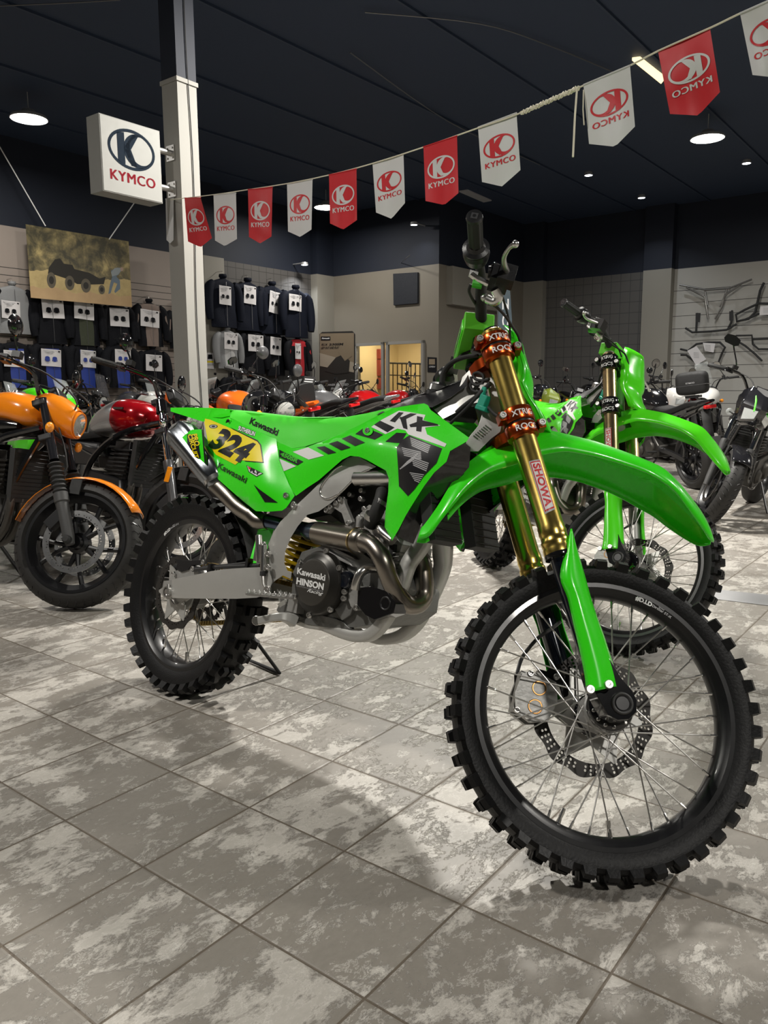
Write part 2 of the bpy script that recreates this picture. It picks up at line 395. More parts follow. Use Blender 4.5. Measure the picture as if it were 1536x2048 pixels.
def wall_mat(name, col, navy=3.3, slat=0, grid=None, top=99, joint=(.03, .027, .025)):
    m, N, L, B = nodes(name); tc = N.new('ShaderNodeTexCoord'); sp = N.new('ShaderNodeSeparateXYZ'); L.new(tc.outputs['Object'], sp.inputs[0])
    c = mixc(N, L, noise(N, L, tc.outputs['Object'], 1.3, 4), tuple(x*.93 for x in col), tuple(min(1, x*1.05) for x in col))
    def line(x, per, wd): f = math_(N, L, 'FRACT', math_(N, L, 'DIVIDE', x, per)); return math_(N, L, 'LESS_THAN', f, wd/per)
    if slat:
        k = math_(N, L, 'MULTIPLY', line(sp.outputs[2], slat, .010), math_(N, L, 'LESS_THAN', sp.outputs[2], top)); c = mixc(N, L, k, c, joint)
    if grid:
        k = math_(N, L, 'MAXIMUM', line(sp.outputs[2], grid[1], .012), math_(N, L, 'MAXIMUM', line(sp.outputs[0], grid[0], .012), 0)); c = mixc(N, L, k, c, joint)
    c = mixc(N, L, math_(N, L, 'GREATER_THAN', sp.outputs[2], navy), c, NAVYW if navy > 0 else NAVY); L.new(c, B.inputs['Base Color']); B.inputs['Roughness'].default_value = .7
wall_mat('wall_left_m', (.33, .28, .245), slat=.105, top=2.75)
wall_mat('wall_plain', (.20, .178, .142)); wall_mat('wall_cream', (.25, .235, .20)); wall_mat('wall_grid', (.075, .07, .065), grid=(.19, .2))
wall_mat('wall_grid_dark', (.10, .095, .09), grid=(.20, .21), joint=(.05, .05, .05)); wall_mat('wall_slat_right', (.40, .39, .36), slat=.24, top=3.1)
wall_mat('pillar_paint', (.29, .283, .26)); wall_mat('ceiling_paint', NAVY, navy=-5)
mat('navy', NAVY, .6); mat('navy_dark', (.006, .008, .014), .7); mat('trim_grey', (.25, .24, .22), .5); mat('office_wall', (.75, .62, .38), .7); mat('metal_strip', (.45, .45, .46), .35, metal=.6, bump=(8, .1))
RT = Matrix.Rotation(TG, 4, 'Z')
def rbox(name, u0, u1, v0, v1, z0, z1, m, kind='structure'):       # a box in room axes; its own x runs along the room's u (or v if thin in u)
    b = MB(m); du, dv = abs(u1-u0), abs(v1-v0); rot = RT if du >= dv else RT @ Matrix.Rotation(PI/2, 4, 'Z')
    b.box((0, 0, 0), (max(du, dv), min(du, dv), z1-z0))
    b.v = [(x, y, z+(z1+z0)/2) for x, y, z in b.v]; o = b.build(name); c = RM((u0+u1)/2, (v0+v1)/2, 0); o.matrix_basis = Matrix.Translation(c) @ rot
    if kind: o['kind'] = kind
    return o
fl = MB('floor_tiles'); fl.add([(-9, -9, 0), (20, -9, 0), (20, 13, 0), (-9, 13, 0)], [(0, 1, 2, 3)]); fl.v += []; o = fl.build('floor'); o.matrix_basis = RT; struct(o)
rbox('ceiling', -9, 20, -9, 13, 4.5, 4.6, 'ceiling_paint')
VL, UO, VJ, UR = 11.15, 12.5, 8.36, 16.0
rbox('wall_left', -9, UO+.1, VL, VL+.15, 0, 4.5, 'wall_left_m')
rbox('wall_left_grid', 9.55, 12.0, VL-.05, VL+.02, 0, 4.5, 'wall_grid')
rbox('wall_left_pilaster', 9.15, 9.6, VL-.22, VL+.02, 0, 4.5, 'wall_cream'); rbox('wall_left_corner_pilaster', 12.0, UO+.05, VL-.22, VL+.02, 0, 4.5, 'wall_cream')
# office wall with its two openings
a = pw(712, 700, 'u', UO).dot(W_); b = pw(770, 700, 'u', UO).dot(W_); b2 = pw(775, 700, 'u', UO).dot(W_); c = pw(850, 700, 'u', UO).dot(W_); zt = pw(780, 684, 'u', UO).z
rbox('wall_office', UO, UO+.12, a, VL, 0, 4.5, 'wall_plain'); rbox('wall_office_header', UO, UO+.12, VJ, a, zt, 4.5, 'wall_plain'); rbox('wall_office_end', UO, UO+.12, VJ, c, 0, zt, 'wall_plain')
rbox('wall_jog', UO+.12, UR, VJ, VJ+.12, 0, 4.5, 'wall_plain')
rbox('wall_office_inner', UO+.12, 15, VJ+1.9+.6, VJ+2.6, 0, 2.6, 'office_wall'); rbox('wall_office_back', 14.6, 14.7, VJ+.12, VL, 0, 2.6, 'office_wall'); rbox('ceiling_office', UO+.12, 15, VJ+.12, VL, 2.5, 2.6, 'office_wall')
rbox('wall_jog_box', 12.75, 15.0, VJ-.14, VJ, pw(930, 615, 'v', VJ).z, 3.28, 'wall_cream')
def win(name, v0, v1, z0, z1, mull=()):
    b = MB('trim_grey'); t = .055; u = UO-.03
    for p, q, r, s_ in [(v0, v1, z1-t, z1), (v0, v1, z0, z0+t), (v0, v0+t, z0, z1), (v1-t, v1, z0, z1)]: b.box(RM(u, (p+q)/2, (r+s_)/2), (.06, abs(q-p), s_-r), R=RT.to_3x3())
    o = b.build(name); struct(o)
    g = MB('glass'); g.box(RM(u+.02, (v0+v1)/2, (z0+z1)/2), (.006, abs(v1-v0)-.08, z1-z0-.08), R=RT.to_3x3()); gg = g.build('window_pane', o); return o
win('window_1', b, a, .0, zt); win('window_2', c, b2, .0, zt)
# right end: pilasters, dark grid wall, slatwall
rbox('wall_right', UR, UR+.15, -9, VJ+.2, 0, 4.5, 'wall_slat_right'); rbox('wall_right_grid', UR-.05, UR+.02, 5.75, 7.95, 0, 4.5, 'wall_grid_dark')
rbox('wall_right_corner_pilaster', UR-.22, UR, 7.9, VJ+.05, 0, 4.5, 'wall_cream'); rbox('wall_right_pilaster', UR-.2, UR, 5.2, 5.75, 0, 4.5, 'wall_cream')
rbox('wall_back', -9, -8.9, -9, 13, 0, 4.5, 'wall_cream'); rbox('wall_front', -9, 20, -9, -8.9, 0, 4.5, 'wall_cream')
o = rbox('pillar', 4, 4.18, 5, 5.18, 0, 4.5, 'pillar_paint')
rbox('trim_1', 3.99, 4.19, 4.99, 5.19, 3.27, 3.3, 'pillar_paint')
for i in range(12): rbox('trim_%d' % (i+2), -8, UR, -5.2+i*1.4, -5.175+i*1.4, 4.475, 4.5, 'navy')
# metal expansion strip in the floor at the right
p0, p1 = pz(1400, 1176), pz(1536, 1190); p2, p3 = pz(1536, 1212), pz(1400, 1195)
b = MB('metal_strip'); b.add([p+Vector((0, 0, .002)) for p in (p0, p1 + (p1-p0)*.6, p2+(p2-p3)*.6, p3)], [(0, 1, 2, 3)]); o = b.build('floor_joint_strip'); struct(o)
# dark office vent on the wall, grey and wood coloured things inside the office
def wallpoly(name, pts, ax, val, th, m, side=-1):
    n = U if ax == 'u' else W_; b = MB(m); P = [pw(x, y, ax, val) for x, y in pts]; b.prism(P, n*(-th)); return b
tag(wallpoly('x', [(789, 548), (838, 545), (838, 607), (790, 611)], 'u', UO, .05, 'navy_dark').build('wall_vent', bev=.004), 'dark square vent high on the cream office wall', 'vent')
def cab(px, x1, y0, y1, lab):
    b = MB('red'); p = pw((px+x1)/2, (y0+y1)/2, 'u', 13.9); b.box(p, (.2, .45, .4), R=RT.to_3x3()); tag(b.build('wall_cabinet', bev=.01), lab, 'cabinet', None)
mat('cabinet_red', (.30, .05, .04), .5)
for y0, y1, lab in ((699, 718, 'small red metal box, upper one on the office wall behind the glass'), (720, 752, 'tall red metal cabinet in the middle of the office wall behind the glass'), (756, 778, 'red metal box lowest on the office wall behind the glass')):
    b = MB('cabinet_red'); A = pw(746, y0, 'u', 13.9); B2 = pw(766, y1, 'u', 13.9); b.box((A+B2)/2, (.18, abs((A-B2).dot(W_)), abs(A.z-B2.z)), R=RT.to_3x3()); tag(b.build('wall_cabinet', bev=.01), lab, 'cabinet')
g = empty('security_grille'); tag(g, 'black barred security grille inside the office window', 'grille')
for k in range(9):
    b = MB('black_matte'); x = 777+k*9; P = pw(x, 726, 'u', 13.2); b.tube([P, Vector((P.x, P.y, .1))], .012, n=6); b.build('bar', g)
b = MB('black_matte'); b.tube([pw(775, 726, 'u', 13.2), pw(852, 728, 'u', 13.2)], .02, n=6); b.tube([pw(775, 750, 'u', 13.2), pw(852, 752, 'u', 13.2)], .012, n=6); b.build('rail', g)
# ================================================================ LAMPS
mat('lens', (1, 1, .97), .5, emit=(1, .97, .90), es=22); mat('lens_small', (1, 1, 1), .5, emit=(.85, .9, 1), es=9); mat('lens_warm', (1, .8, .4), .5, emit=(1, .78, .42), es=1.6)
mat('lamp_shell', (.55, .55, .55), .4, metal=.5)
def light(p, power, r, col=(1, .96, .89), spread=180, name='lamp_light', parent=None):
    l = bpy.data.lights.new(name, 'AREA'); l.shape = 'DISK'; l.size = r*2; l.energy = power; l.color = col; l.spread = math.radians(spread)
    o = bpy.data.objects.new(name, l); COL.objects.link(o); o.location = p
    return o
LL = {1: 'round high bay lamp glowing at the left, beside the square logo sign', 5: 'round high bay lamp glowing at the right of the pennant string', 6: 'round high bay lamp in the far middle behind the red and white pennants'}
for i, (u, v) in enumerate(LAMPS):
    p = RM(u, v, LAMPZ) if i not in (1, 5, 6) else pz(*{1: (58, 238), 5: (1415, 277), 6: (652, 415)}[i], LAMPZ)
    t = empty('high_bay_lamp', Matrix.Translation(p)); tag(t, LL.get(i, 'round high bay lamp hanging from the ceiling outside the picture'), 'ceiling lamp', 'high bay lamps in view' if i in LL else 'high bay lamps outside the picture')
    b = MB('lamp_shell'); b.lathe([(0, .10), (.07, .10), (.10, .04), (.20, .03), (.215, .0), (.205, -.005)], (0, 0, 0), (0, 0, 1), n=28); b.build('housing', t)
    b = MB('lamp_shell'); b.tube([(0, 0, .09), (0, 0, .31)], .006, n=8); b.build('stem', t)
    b = MB('lens'); b.lathe([(.2, 0), (.15, -.015), (0, -.02)], (0, 0, 0), (0, 0, 1), n=28); b.build('lens', t)
    l = light((0, 0, -.05), LPW.get(i, 60), .19, parent=t); l.parent = t
for n_, (x, y, lab) in enumerate([(1177, 351, 'small bright downlight left of the big right lamp'), (1283, 396, 'small bright downlight below the big right lamp'), (1493, 327, 'small downlight at the right edge of the ceiling'), (609, 530, 'small round downlight above the dark jacket wall'), (492, 421, 'small downlight between the white and red pennants'), (828, 450, 'faint small downlight above the dark wall vent'), (1545, 436, 'bright downlight cut by the right edge')]):
    pos = {3: pw(x, y, 'v', VL-.35), 5: pw(x, y, 'u', UO-.35)}.get(n_, pz(x, y, 4.45)); t = empty('downlight', Matrix.Translation(pos)); tag(t, lab, 'ceiling lamp', 'small downlights in the ceiling')
    k = 1.0 if n_ < 6 else 2.0
    if n_ in (3, 5): q = MB('lamp_shell'); q.tube([(0, 0, .04), (W_ if n_ == 3 else U)*.36+Vector((0, 0, .04))], .012, n=6); q.build('wall_arm', t)
    b = MB('lamp_shell'); b.lathe([(.0, .05), (.06*k, .05), (.075*k, 0), (.06*k, -.0)], (0, 0, 0), (0, 0, 1), n=18); b.build('housing', t)
    b = MB('lens_small'); b.lathe([(.06*k, -.001), (0, -.012)], (0, 0, 0), (0, 0, 1), n=18); b.build('lens', t)
    l = light((0, 0, -.03), 10 if n_ != 5 else 2, .05, (.9, .95, 1), 120); l.parent = t
b = MB('lens_warm'); P = [pz(*q, 4.46) for q in ((1264, 121), (1280, 119), (1330, 158), (1322, 168))]; b.prism(P, (0, 0, .03)); tag(b.build('ceiling_panel_light'), 'yellowish rectangular ceiling light behind the red pennant at the right', 'ceiling lamp')
b = MB('grey_ink'); P = [pz(*q, 4.48) for q in ((918, 384), (935, 381), (983, 402), (967, 405))]; b.prism(P, (0, 0, .03)); tag(b.build('ceiling_vent'), 'grey slotted air vent in the dark ceiling above the handlebar', 'vent')
l = light(pw(790, 690, 'u', 13.4) + Vector((0, 0, .35)), 28, .3, (1, .8, .5)); l.name = 'office_lamp_light'
# ================================================================ WHEELS
def knob(mb, a, y, R, phi, dt, dy, h, m='rubber'):
    # tapered rubber block at angle a, side position y, leaning phi from radial
    er = Vector((math.cos(a), 0, math.sin(a))); et = Vector((-math.sin(a), 0, math.cos(a))); ey = Vector((0, 1, 0))
    n = er*math.cos(phi)+ey*math.sin(phi); s = ey*math.cos(phi)-er*math.sin(phi); c = er*R+ey*y; vs = []
    for k, (hh, t) in enumerate(((-.006, 1.12), (h, .86))):
        for i, j in ((-1, -1), (1, -1), (1, 1), (-1, 1)): vs.append(c+n*hh+et*(i*dt/2*t)+s*(j*dy/2*t))
    mb.add(vs, [(0, 3, 2, 1), (4, 5, 6, 7), (0, 1, 5, 4), (1, 2, 6, 5), (2, 3, 7, 6), (3, 0, 4, 7)], m)
def sl(prof): return prof + [(r, -y) for r, y in prof[::-1]]
def lathe_y(mb, prof, m, n=72, a0=0, a1=2*PI): mb.lathe(prof, (0, 0, 0), (0, -1, 0), m, n, a0, a1, ref=(1, 0, 0))
def disc_mesh(mb, r0, r1, y, m='disc', wave=0, nh=10, rows=3, spider='alu', hub=.045, arms=6, th=.004):
    out = [((r1+wave*math.cos(nh*t))*math.cos(t), (r1+wave*math.cos(nh*t))*math.sin(t)) for t in [2*PI*i/120 for i in range(120)]]
    spl = [out, circ2(0, 0, r0, 72)]; w = r1-r0
    k = 0; nt = nh*5
    for i in range(nt):
        if i % 5 == 4: continue
        a = 2*PI*(i+.5)/nt
        for q in range(rows-1 + (i % 2 == 0 and rows > 2)):
            rr = r0+w*(.22+.56*(q+(.25 if i % 2 else 0))/(max(1, rows-1))); spl.append(circ2(rr*math.cos(a), rr*math.sin(a), min(.0036, w*.11), 7, a))
    vs, fs = flat2(spl, th); mb.add([(v[0], v[2]+y, v[1]) for v in vs], fs, m)
    st = []
    for i in range(arms*4):
        a = 2*PI*i/(arms*4); rr = (r0+.006, r0+.006, hub+.018, hub+.018)[i % 4]; st.append((rr*math.cos(a+(.10 if i % 4 in (0, 2) else -.10)), rr*math.sin(a+(.10 if i % 4 in (0, 2) else -.10))))
    vs, fs = flat2([st, circ2(0, 0, hub, 40)], th*1.3); mb.add([(v[0], v[2]+y, v[1]) for v in vs], fs, spider)
def ring_text(mb, s, r, y, a_c, h, m, bold=.03):         # lettering around the rim, read from the right hand side
    vs, fs, w = text2(s, bold); vs, fs = split([(v[0], v[1]) for v in vs], fs, .6)
    L = w*h/r; fn = lambda x, z: ((r+z*h)*math.cos(a_c+L/2-x*h/r), y, (r+z*h)*math.sin(a_c+L/2-x*h/r))
    mb.add([fn(*v[:2]) for v in vs], fs, m)
def moto_wheel(parent, name, ctr, R, w, rin, rfl, N, basis, front=True, text_a=1.4):
    b = MB('rim_black'); hw = w*.32
    lathe_y(b, [(rin+.014, hw*.4), (rfl, hw+.001), (rfl, hw+.004), (rfl-.010, hw+.004), (rfl-.017, hw-.002), (rin+.006, hw-.006), (rin, hw*.35), (rin, -hw*.35), (rin+.006, -hw+.006), (rfl-.017, -hw+.002), (rfl-.010, -hw-.004), (rfl, -hw-.004), (rfl, -hw-.001), (rin+.014, -hw*.4), (rin+.014, hw*.4)], 'rim_black', 96)
    ring_text(b, '#D.I.D', rfl-.021, -hw-.0042, text_a, .0095, 'white', .05); ring_text(b, 'DirtStar ST-X', rfl-.0195, -hw-.0042, text_a-(.17 if front else .19), .0058, 'grey_ink', .02)
    ring_text(b, 'Original', rfl-.0195+.0065, -hw-.0042, text_a-(.155 if front else .17), .003, 'grey_ink', .02)
    base = Matrix.Translation(ctr); M = (basis @ base) if basis is not None else base
    o = b.build(name, parent, basis=M); o['label'] = 'black rim with white lettering'
    t = MB('rubber'); H = w/2; Rc = R-.016
    prof = [(rfl-.004, hw+.001), (rfl+.004, hw+.006), (rfl+(Rc-rfl)*.45, H*.93), (rfl+(Rc-rfl)*.68, H*.94), (rfl+(Rc-rfl)*.87, H*.78), (Rc-.003, H*.5), (Rc, H*.2)]
    lathe_y(t, [(r, -y) for r, y in prof]+[(r, y) for r, y in prof[::-1]], 'rubber', 96)
    for rr in (.006, .012): lathe_y(t, [(rfl+rr, -hw-.0075), (rfl+rr+.001, -hw-.0095), (rfl+rr+.002, -hw-.009)], 'rubber', 72)
    for i in range(N):
        a = 2*PI*i/N; p = 2*PI/N
        for s in (-1, 1): knob(t, a, s*H*.82, Rc-.008, s*.72, p*R*.50, w*.20, .0165 if front else .019)
        if i % 2 == 0:
            for s in (-1, 1): knob(t, a, s*H*.22, Rc-.001, s*.05, p*R*.50, w*.18, .0165)
        else:
            for s in (-1, 1): knob(t, a, s*H*.50, Rc-.003, s*.34, p*R*.48, w*.18, .0165)
    t.build('tyre', o)
    hb = MB('alu_cast')
    hp = [(0, .075), (.012, .075), (.014, .055), (.026, .05), (.030, .036), (.044, .033), (.044, .027), (.030, .022), (.027, 0), (.034, -.02), (.050, -.027), (.050, -.038), (.040, -.044), (.030, -.055), (.016, -.058), (.014, -.07), (0, -.07)]
    if not front: hp = [(r*1.15, y) for r, y in hp]
    hb.lathe(hp, (0, 0, 0), (0, 1, 0), 'alu_cast', 32); hb.build('hub', o)
    proto = {}
    for k in range(36):
        sd = 1 if k % 2 else -1; dr = 1 if (k//2) % 2 else -1
        if (sd, dr) not in proto:
            s_ = MB('steel'); hr = .047 if sd < 0 else .041; ha = dr*1.15
            A = Vector((hr*math.cos(ha), sd*.032, hr*math.sin(ha))); B = Vector((rin+.003, sd*.006, 0)); D = (A-B).normalized()
            s_.tube([A, B], .0017, n=6); s_.tube([B-D*.002, B+D*.018, B+D*.02], [.0032, .0030, .002], 'alu_polish', n=6)
            proto[(sd, dr)] = s_.build('spoke', o)
            q = proto[(sd, dr)]
        else: q = proto[(sd, dr)].copy(); COL.objects.link(q); q.parent = o
        q.matrix_basis = Matrix.Rotation(-2*PI*(k+.5)/36, 4, 'Y')
    for a in ((-1.75, -1.32) if front else (-1.45,)):
        v = MB('alu_polish'); d = Vector((math.cos(a), 0, math.sin(a))); v.tube([d*(rin+.002), d*(rin-.012), d*(rin-.022), d*(rin-.032)], [.006, .004, .0055, .005], 'alu_polish', 8); v.build('tyre_valve', o)
    return o
# ================================================================ THE TWO GREEN MOTOCROSS BIKES
HEAD1, PIT, LEAN1, ST1 = -.73364, .0094, -.24763, .78467
def root_m(x, y, z, head, lean, pit=0): return Matrix.Translation((x, y, z)) @ Matrix.Rotation(head, 4, 'Z') @ Matrix.Rotation(pit, 4, 'Y') @ Matrix.Rotation(lean, 4, 'X')
K1 = root_m(-.70734, 2.54206, .00274, HEAD1, LEAN1, PIT); K2 = root_m(.60381, 4.4543, .00274, -1.38796, -.19893, PIT)
RK, WB, RF, RR, AXO = .49888, 1.49293, .34442, .33489, .04768
AX = Vector((-math.sin(RK), 0, math.cos(RK))); PER = Vector((math.cos(RK), 0, math.sin(RK))); P0 = Vector((WB, 0, RF))-PER*AXO
def steer_m(a): return Matrix.Translation(P0) @ Matrix.Rotation(a, 4, AX) @ Matrix.Translation(-P0)
S1 = steer_m(ST1); S2 = steer_m(.64103); KF = Fr(K1); FF = Fr(K1 @ S1)
def fk(s, t, o=.022, y=.108): return P0+PER*o+AX*t+Vector((0, s*y, 0))
bike = empty('motocross_bike', K1); tag(bike, 'large green motocross bike in the foreground with yellow 324 number plate and gold forks', 'motorcycle')
def bridge(mb, pts, crown=.006, m=None, n=6):     # surface from the right edge over to the left edge
    rows = []
    for k in range(n+1):
        t = k/n; rows.append([Vector((p.x, p.y*(1-2*t), p.z+crown*(1-(1-2*t)**2))) for p in pts])
    mb.loft(rows, m); return mb
def mirror(mb, only=None):
    r = MB(mb.m); r.ms = list(mb.ms); keep = [i for i, k in enumerate(mb.mi) if only is None or mb.ms[k] in only]
    r.v = [(x, -y, z) for x, y, z in mb.v]; r.f = [mb.f[i][::-1] for i in keep]; r.mi = [mb.mi[i] for i in keep]; return r
def screw(mb, p, r=.007, d=(0, -1, 0), m='steel'):
    d = Vector(d).normalized(); mb.lathe([(0, .0035), (r*.35, .0035), (r*.4, .001), (r*.5, .001), (r*.55, .0045), (r*.9, .0045), (r, .003), (r, -.003)], p, d, m, 14)
# --- wheels
rw = moto_wheel(bike, 'rear_wheel', Vector((0, 0, RR)), RR, .112, .229, .259, 36, None, False, 2.25)
fw = moto_wheel(bike, 'front_wheel', Vector((WB, 0, RF)), RF, .082, .2536, .2829, 42, S1, True, 1.42)
b = MB('disc'); disc_mesh(b, .098, .122, -.062, wave=.0035, nh=12, rows=2, hub=.04); b.build('brake_disc', rw)
b = MB('disc'); disc_mesh(b, .106, .135, .062, wave=.0035, nh=12, rows=3, hub=.05); b.build('brake_disc', fw)
b = MB('ink'); N = 50; st = [((.098+(.005 if i % 2 else -.004))*math.cos(PI*i/N), (.098+(.005 if i % 2 else -.004))*math.sin(PI*i/N)) for i in range(2*N)]
vs, fs = flat2([st, circ2(0, 0, .045, 40)]+[circ2(.072*math.cos(a), .072*math.sin(a), .014, 14) for a in [2*PI*i/8 for i in range(8)]], .006); b.add([(v[0], v[2]+.064, v[1]) for v in vs], fs, 'black_gloss'); b.build('sprocket', rw)
# --- chain on the far side
b = MB('chain'); cp = [(.102*math.cos(a), .064, RR+.102*math.sin(a)) for a in [PI*.5+PI*i/14 for i in range(15)]]; cp = cp+[(.6, .064, .375), (.655, .064, .385), (.675, .064, .41), (.655, .064, .435), (.6, .064, .44)]
b.tube(cp, .0065, n=6, closed=True, sec=[(-1.1, -1), (1.1, -1), (1.1, 1), (-1.1, 1)]); L_ = len(cp)
for i in range(L_):
    A, B = Vector(cp[i]), Vector(cp[(i+1) % L_]); k = max(1, int((A-B).length/.014))
    for j in range(k): p = A.lerp(B, j/k); b.box(p, (.009, .022, .014))
b.build('chain', bike)
# --- seat
c5t = [c5(p) for p in [(690, 212), (800, 224), (950, 243), (1080, 258), (1200, 266), (1330, 266), (1400, 262)]]; c6t = [c6(p) for p in [(350, 126), (500, 130), (640, 124), (760, 102), (870, 80), (960, 58)]]
sb = [c6(p) for p in [(1000, 52), (960, 80), (880, 124), (800, 165), (700, 208), (600, 250), (500, 288), (380, 326), (290, 337), (170, 282), (70, 235)]]+[c5(p) for p in [(1020, 412), (860, 342), (760, 292), (700, 264), (688, 235)]]
top = c5t+c6t; out = [(*p, -.055) for p in top]+[(*p, -.092) for p in sb]
S = Panel(KF, out, [(*c5((1000, 320)), -.082), (*c6((300, 230)), -.088), (*c6((650, 165)), -.084)], cv=ci); b = MB('green'); MATS['seat_green'] = MATS['green_pad']
mat('seat_green2', (.05, .72, .014), .5, bump=(500, .1)); S.mesh(b, 'seat_green2', .006); bridge(b, [S.pt(*p) for p in top], .012, 'seat_green2')
S.txt(b, 'Kawasaki', c5((832, 303)), c5((1026, 388)), (4.5, -12), 'ink', bold=.03)
fr_ = mirror(b, ['seat_green2']); b.add(fr_.v, fr_.f, 'seat_green2'); b.build('seat', bike, bev=.004, ang=50)
b = MB('black_plastic'); q = [(*c6((880, 104)), -.09), (*c6((960, 57)), -.05), (*c6((1080, 8)), -.045), (*c6((1180, -30)), -.045), (*c6((1300, -60)), -.045), (*c7((420, 1480)), -.04), (*c7((480, 1400)), -.04), (*c7((470, 1520)), -.075), (*c7((330, 1620)), -.085), (*c7((180, 1700)), -.09), (*c6((1100, 42)), -.095), (*c6((980, 78)), -.095)]
T = Panel(KF, q, cv=ci, step=12); T.mesh(b, 'black_plastic', .005); bridge(b, [T.pt(p[0], p[1]) for p in q[1:7]], .02, 'black_plastic'); m_ = mirror(b); b.add(m_.v, m_.f, 'black_plastic')
fc = KF.P(*c7((262, 1530)), 0); b.build('fuel_tank', bike, bev=.003)
b = MB('silver_paint'); b.lathe([(0, .036), (.03, .036), (.038, .03), (.038, .012), (.044, .01), (.044, -.03)], fc-Vector((0, 0, .03)), (.12, 0, 1), 'black_plastic', 24); b.lathe([(.039, .028), (.0395, .014)], fc-Vector((0, 0, .03)), (.12, 0, 1), 'alu_polish', 24)
b.tube([fc+Vector((0, 0, 0)), fc+Vector((.01, 0, .05)), fc+Vector((.08, .0, .10)), fc+Vector((.15, 0, .11))], .005, 'black_matte', sm=5); b.build('fuel_cap', bike)
# --- tail and side number plate
tt = [(283, 195, -.055), (400, 194, -.064), (520, 196, -.07), (575, 197, -.073), (640, 203, -.073), (700, 212, -.072)]
bt = MB('green'); b = MB('green'); A = Panel(KF, tt+[(700, 250, -.09), (640, 262, -.098), (545, 262, -.10), (512, 292, -.10), (400, 256, -.08), (283, 219, -.058)], cv=c5, step=12); A.mesh(b, 'green', .004); bridge(bt, [A.pt(*c5(p)) for p in tt], .008, 'green')
A.txt(b, 'KXMOTO', c5((345, 214)), c5((505, 222)), (3, -4), 'ink_green', bold=.02); rf_ = bt.build('rear_fender', bike, sol=.002); b.build('fender_skirt', rf_, bev=.002); mirror(b, ['green']).build('fender_skirt', rf_, bev=.002)
pl = [(520, 285, -.105), (545, 255, -.10), (570, 199, -.082), (700, 214, -.078), (690, 233, -.082), (702, 263, -.09), (860, 341, -.093), (980, 396, -.094), (1022, 412, -.094), (1026, 460, -.096), (1042, 560, -.10), (1072, 640, -.103), (1110, 730, -.105), (1150, 808, -.105), (1090, 893, -.115), (1062, 912, -.12), (960, 920, -.128), (880, 916, -.13), (800, 855, -.13), (700, 768, -.13), (612, 690, -.126), (590, 640, -.124), (560, 520, -.118), (545, 450, -.115)]
b = MB('green'); A = Panel(KF, pl, [(800, 600, -.138), (940, 760, -.140), (700, 450, -.125), (850, 830, -.14), (960, 560, -.12)], cv=c5)
A.mesh(b, 'green', .004); mb0 = mirror(b)
yl = [(524, 270), (560, 277), (700, 337), (888, 430), (907, 455), (926, 572), (800, 562), (772, 560), (735, 592), (600, 522), (550, 457), (519, 300)]
A.dec(b, [(700, 330), (892, 421), (915, 452), (934, 578), (800, 568), (900, 500)], 'ink', .0008); A.dec(b, yl, 'yellow', .0012)
A.txt(b, '324', (545, 452), (785, 574), (98, -112), 'ink', .0018, bold=.055)
A.txt(b, 'SUTHERLIN', (753, 348), (868, 391), (8, -27), 'ink', .0010, bold=.11); A.txt(b, 'SUTHERLIN', (753, 348), (868, 391), (8, -27), 'white', .0016, bold=.035)
A.txt(b, 'Kawasaki', (610, 612), (806, 720), (14, -38), 'grey_ink' if 0 else 'ink_green', bold=.04); A.txt(b, 'Kawasaki', (610, 612), (806, 720), (14, -38), 'ink', .0018, bold=.01)
A.dec(b, [(812, 594), (930, 652), (884, 676), (828, 643)], 'ink', .0008); A.dec(b, [(818, 599), (922, 652), (884, 671), (832, 640)], 'white', .0012); A.dec(b, [(822, 602), (850, 616), (845, 628), (830, 622)], 'red_ink', .0016); A.txt(b, 'FLY', (836, 634), (904, 667), (8, -22), 'ink', .002, bold=.07)
A.dec(b, [(862, 728), (905, 765), (1032, 856), (940, 852)], 'ink', .001)
def ring_dec(A, b, cx, cy, rx, ry, m, o=.0016, k=.6):
    vs, fs = ring2(cx, cy, rx, ry, rx*k, ry*k, 24); lay(b, [A.cv(v) for v in vs], fs, lambda x, y: A.pt(x, y, o), m)
ring_dec(A, b, 582, 324, 30, 14, 'ink', .0015, .0); ring_dec(A, b, 582, 324, 24, 11, 'grey_ink', .002, .55)
b.T = None; p = A.pt(*c5((686, 297))); b.lathe([(.010, .002), (.012, .003), (.013, .0)], p, (0, -1, 0), 'green', 18); b.lathe([(.010, .002), (0, -.001)], p, (0, -1, 0), 'ink', 18)
screw(b, A.pt(*c5((1089, 806)), .001), .009); o = b.build('side_panel', bike, bev=.0012, ang=55); o['label'] = 'green side panel with yellow plate reading 324'
mb0.build('side_panel', bike)
# --- radiator shroud with the white and black graphics
sh = [(188, 292, -.095), (240, 312, -.095), (295, 337, -.095), (400, 327, -.10), (500, 291, -.105), (620, 240, -.108), (750, 182, -.108), (880, 115, -.105), (1000, 56, -.10), (1130, 35, -.10), (1215, 24, -.103), (1242, 36, -.105), (1262, 70, -.112), (1380, 155, -.14), (1530, 264, -.165), (1512, 290, -.168), (1397, 356, -.165), (1372, 430, -.165), (1285, 508, -.165), (1215, 602, -.165), (1145, 712, -.162), (1090, 802, -.158), (1040, 900, -.154), (992, 982, -.150), (940, 888, -.142), (946, 780, -.14), (965, 640, -.138), (968, 545, -.135), (948, 492, -.13), (880, 455, -.126), (820, 420, -.122), (765, 396, -.12), (700, 390, -.118), (645, 416, -.114), (560, 490, -.110), (480, 560, -.108), (400, 612, -.106), (320, 670, -.105), (280, 615, -.103), (222, 500, -.10), (190, 400, -.097)]
